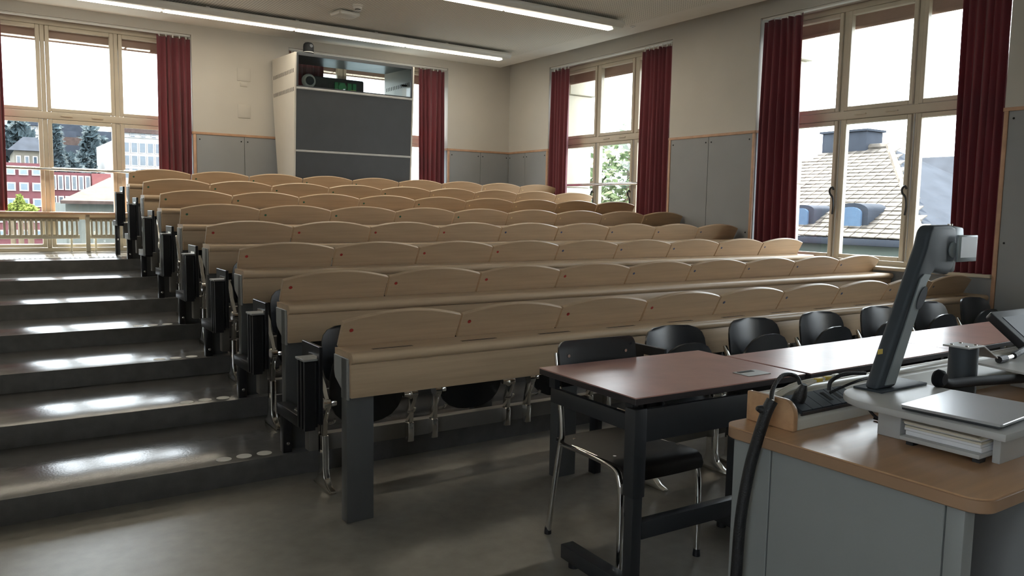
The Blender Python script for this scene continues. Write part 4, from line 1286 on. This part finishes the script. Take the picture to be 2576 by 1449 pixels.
def build_tiles():
    rnd = random.Random(5)
    sl_ = math.hypot(XK-XE, zk-ze)
    ang_ = math.atan2(zk-ze, XK-XE)
    RH, TWD = .215, .30
    tile = MB().box(-.04, RH+.03, -TWD/2+.012, TWD/2-.012, 0, .030).mesh('roof_tile', 'roof_tiles', bev=.006, seg=1)
    cand = []
    for r_ in range(int(sl_/RH)):
        d_ = r_*RH
        x, z = XE+d_*math.cos(ang_), ze+d_*math.sin(ang_)
        f_ = d_/sl_
        ylo, yhi = ye+f_*(yk-ye), yfar-f_*2.0
        n_ = int((yhi-ylo)/TWD)+1
        for c_ in range(n_):
            y = ylo+(c_+.5*(r_ % 2))*TWD
            if y > yhi:
                continue
            v = Vector((x, y, z))-Vector(CAM)
            w_ = v.dot(Vector(_f))
            px_ = 1288+F_PX*v.dot(Vector(_r2))/w_
            vis = 2000 < px_ < 2320
            cand.append((0 if vis else 1, v.length, x, y, z))
    cand.sort()
    rest = MB()
    for i, (_, _, x, y, z) in enumerate(cand):
        rot = (rnd.uniform(-.02, .02), -ang_+.10+rnd.uniform(-.03, .03), rnd.uniform(-.03, .03))
        p_ = Vector((x-XE, y-ye, z+9.0+.012))
        if i < 300:
            o_ = inst(tile, 'roof_tile', roof, p_)
            o_.rotation_euler = rot
        else:
            M_ = Matrix.Translation(p_) @ mathutils.Euler(rot).to_matrix().to_4x4()
            q_ = MB().box(-.04, RH+.03, -TWD/2+.012, TWD/2-.012, 0, .030).xform(M_)
            rest.add(q_.v, q_.f)
    rest.build('roof_tile_field', 'roof_tiles', roof, smooth=False)['kind'] = 'stuff'
build_tiles()
hp(MB().tube([(XK, yk, zk+.02), (XK, yfar-2, zk+.02)], .10, 8, smooth=False), 'ridge_cap', 'roof_tiles', roof)
hp(MB().tube([(XE, ye, ze+.02), (XK, yk, zk+.02)], .09, 8, smooth=False), 'ridge_cap', 'roof_tiles', roof)
def roof_z(x):
    return ze+(x-XE)*(zk-ze)/(XK-XE)
for q0, q1 in (((1998, 590), (2032, 590)), ((2112, 590), (2166, 590))):
    XD = XE+.45
    ya, yb_ = at(*q0, 0, XD)[1], at(*q1, 0, XD)[1]
    za = roof_z(XD)-.05
    w_ = abs(ya-yb_)
    ym = (ya+yb_)/2
    pr_ = [(ym-w_/2-.14, za), (ym+w_/2+.14, za)]+[(ym+(w_/2+.14)*math.cos(R(a_)), za+.42+(w_*.32)*math.sin(R(a_))) for a_ in range(0, 181, 20)]
    dm = hp(MB().prism(pr_, 0, XD, XD+1.6), 'dormer', 'slate')
    pr_ = [(ym-w_/2, za+.05), (ym+w_/2, za+.05)]+[(ym+(w_/2)*math.cos(R(a_)), za+.36+(w_*.26)*math.sin(R(a_))) for a_ in range(0, 181, 20)]
    hp(MB().prism(pr_, 0, XD-.06, XD), 'pane', 'window_blue', dm, smooth=False)
c0, c1 = at(2090, 340, 0, XK+.2), at(2198, 388, 0, XK+.2)
chm = hp(MB().box(XK-.2, XK+.6, c1[1], c0[1], zk-.3, c0[2]), 'chimney', 'slate', bev=.02)
hp(MB().box(XK-.26, XK+.66, c1[1]-.06, c0[1]+.06, c0[2], c0[2]+.06), 'chimney_cap', 'slate', chm, smooth=False)
# second roof behind, to the right
e0, e1 = at(2310, 590, 0, 22), at(2500, 590, 0, 22)
r0, r1 = at(2290, 398, 0, 25), at(2450, 415, 0, 25)
t = thing('slate_roof_house', 'house with a grey slate roof behind the tiled one', 'building', (22, e0[1], -9))
MB().add([(22, e0[1]+3, e0[2]-1), (22, e1[1]-4, e0[2]-1), (25, r1[1]-4, r0[2]), (25, r0[1]+3, r0[2]), (25.2, r1[1]-4, e0[2]-1), (25.2, r0[1]+3, e0[2]-1)],
         [(0, 1, 2, 3), (1, 0, 5, 4), (3, 2, 4, 5), (0, 3, 5), (1, 4, 2)]).build('roof', 'slate', t, smooth=False)
MB().box(22.3, 25, e1[1]-4, e0[1]+3, -9, e0[2]-1.05).build('wall', 'cream_render', t, smooth=False)
shift(t)
# tree outside the other right window
p = at(1560, 420, 0, 11.3)
t = thing('garden_tree', 'leafy green tree outside the window near the corner', 'tree', (11.3, float(p[1]), -9.0))
zc = p[2]+9.0
leaf_cloud([((0, -.3, zc-.6), (1.6, 1.9, 1.3)), ((.4, -1.0, zc+.3), (1.4, 1.3, 1.1)), ((.2, .8, zc-1.0), (1.2, 1.0, 1.2)), ((.3, -1.9, zc+1.7), (.9, .5, 1.0)), ((0, -.8, zc-2.0), (2.2, 2.4, 1.2))],
           5200, .10, 60).build('foliage', 'tree_green', t, smooth=False)['kind'] = 'stuff'
leaf_cloud([((-.6, 1.9, zc-.4), (.5, .35, 1.5)), ((-.6, 2.0, zc-1.8), (.5, .5, .8))], 900, .09, 61).build('foliage', 'bush_lime', t, smooth=False)['kind'] = 'stuff'
MB().tube([(0, 0, 0), (.1, -.2, zc*.6), (0, -.4, zc+.4)], [.28, .08], 10).build('trunk', 'bark', t)
for q in (((0, -.3, zc-1.2), (.3, -1.5, zc+.2), (.3, -1.9, zc+1.5)), ((0, -.3, zc-1.5), (.1, .6, zc-.9), (0, 1.1, zc-.3))):
    MB().tube(q, .05, 8).build('branch', 'bark', t)
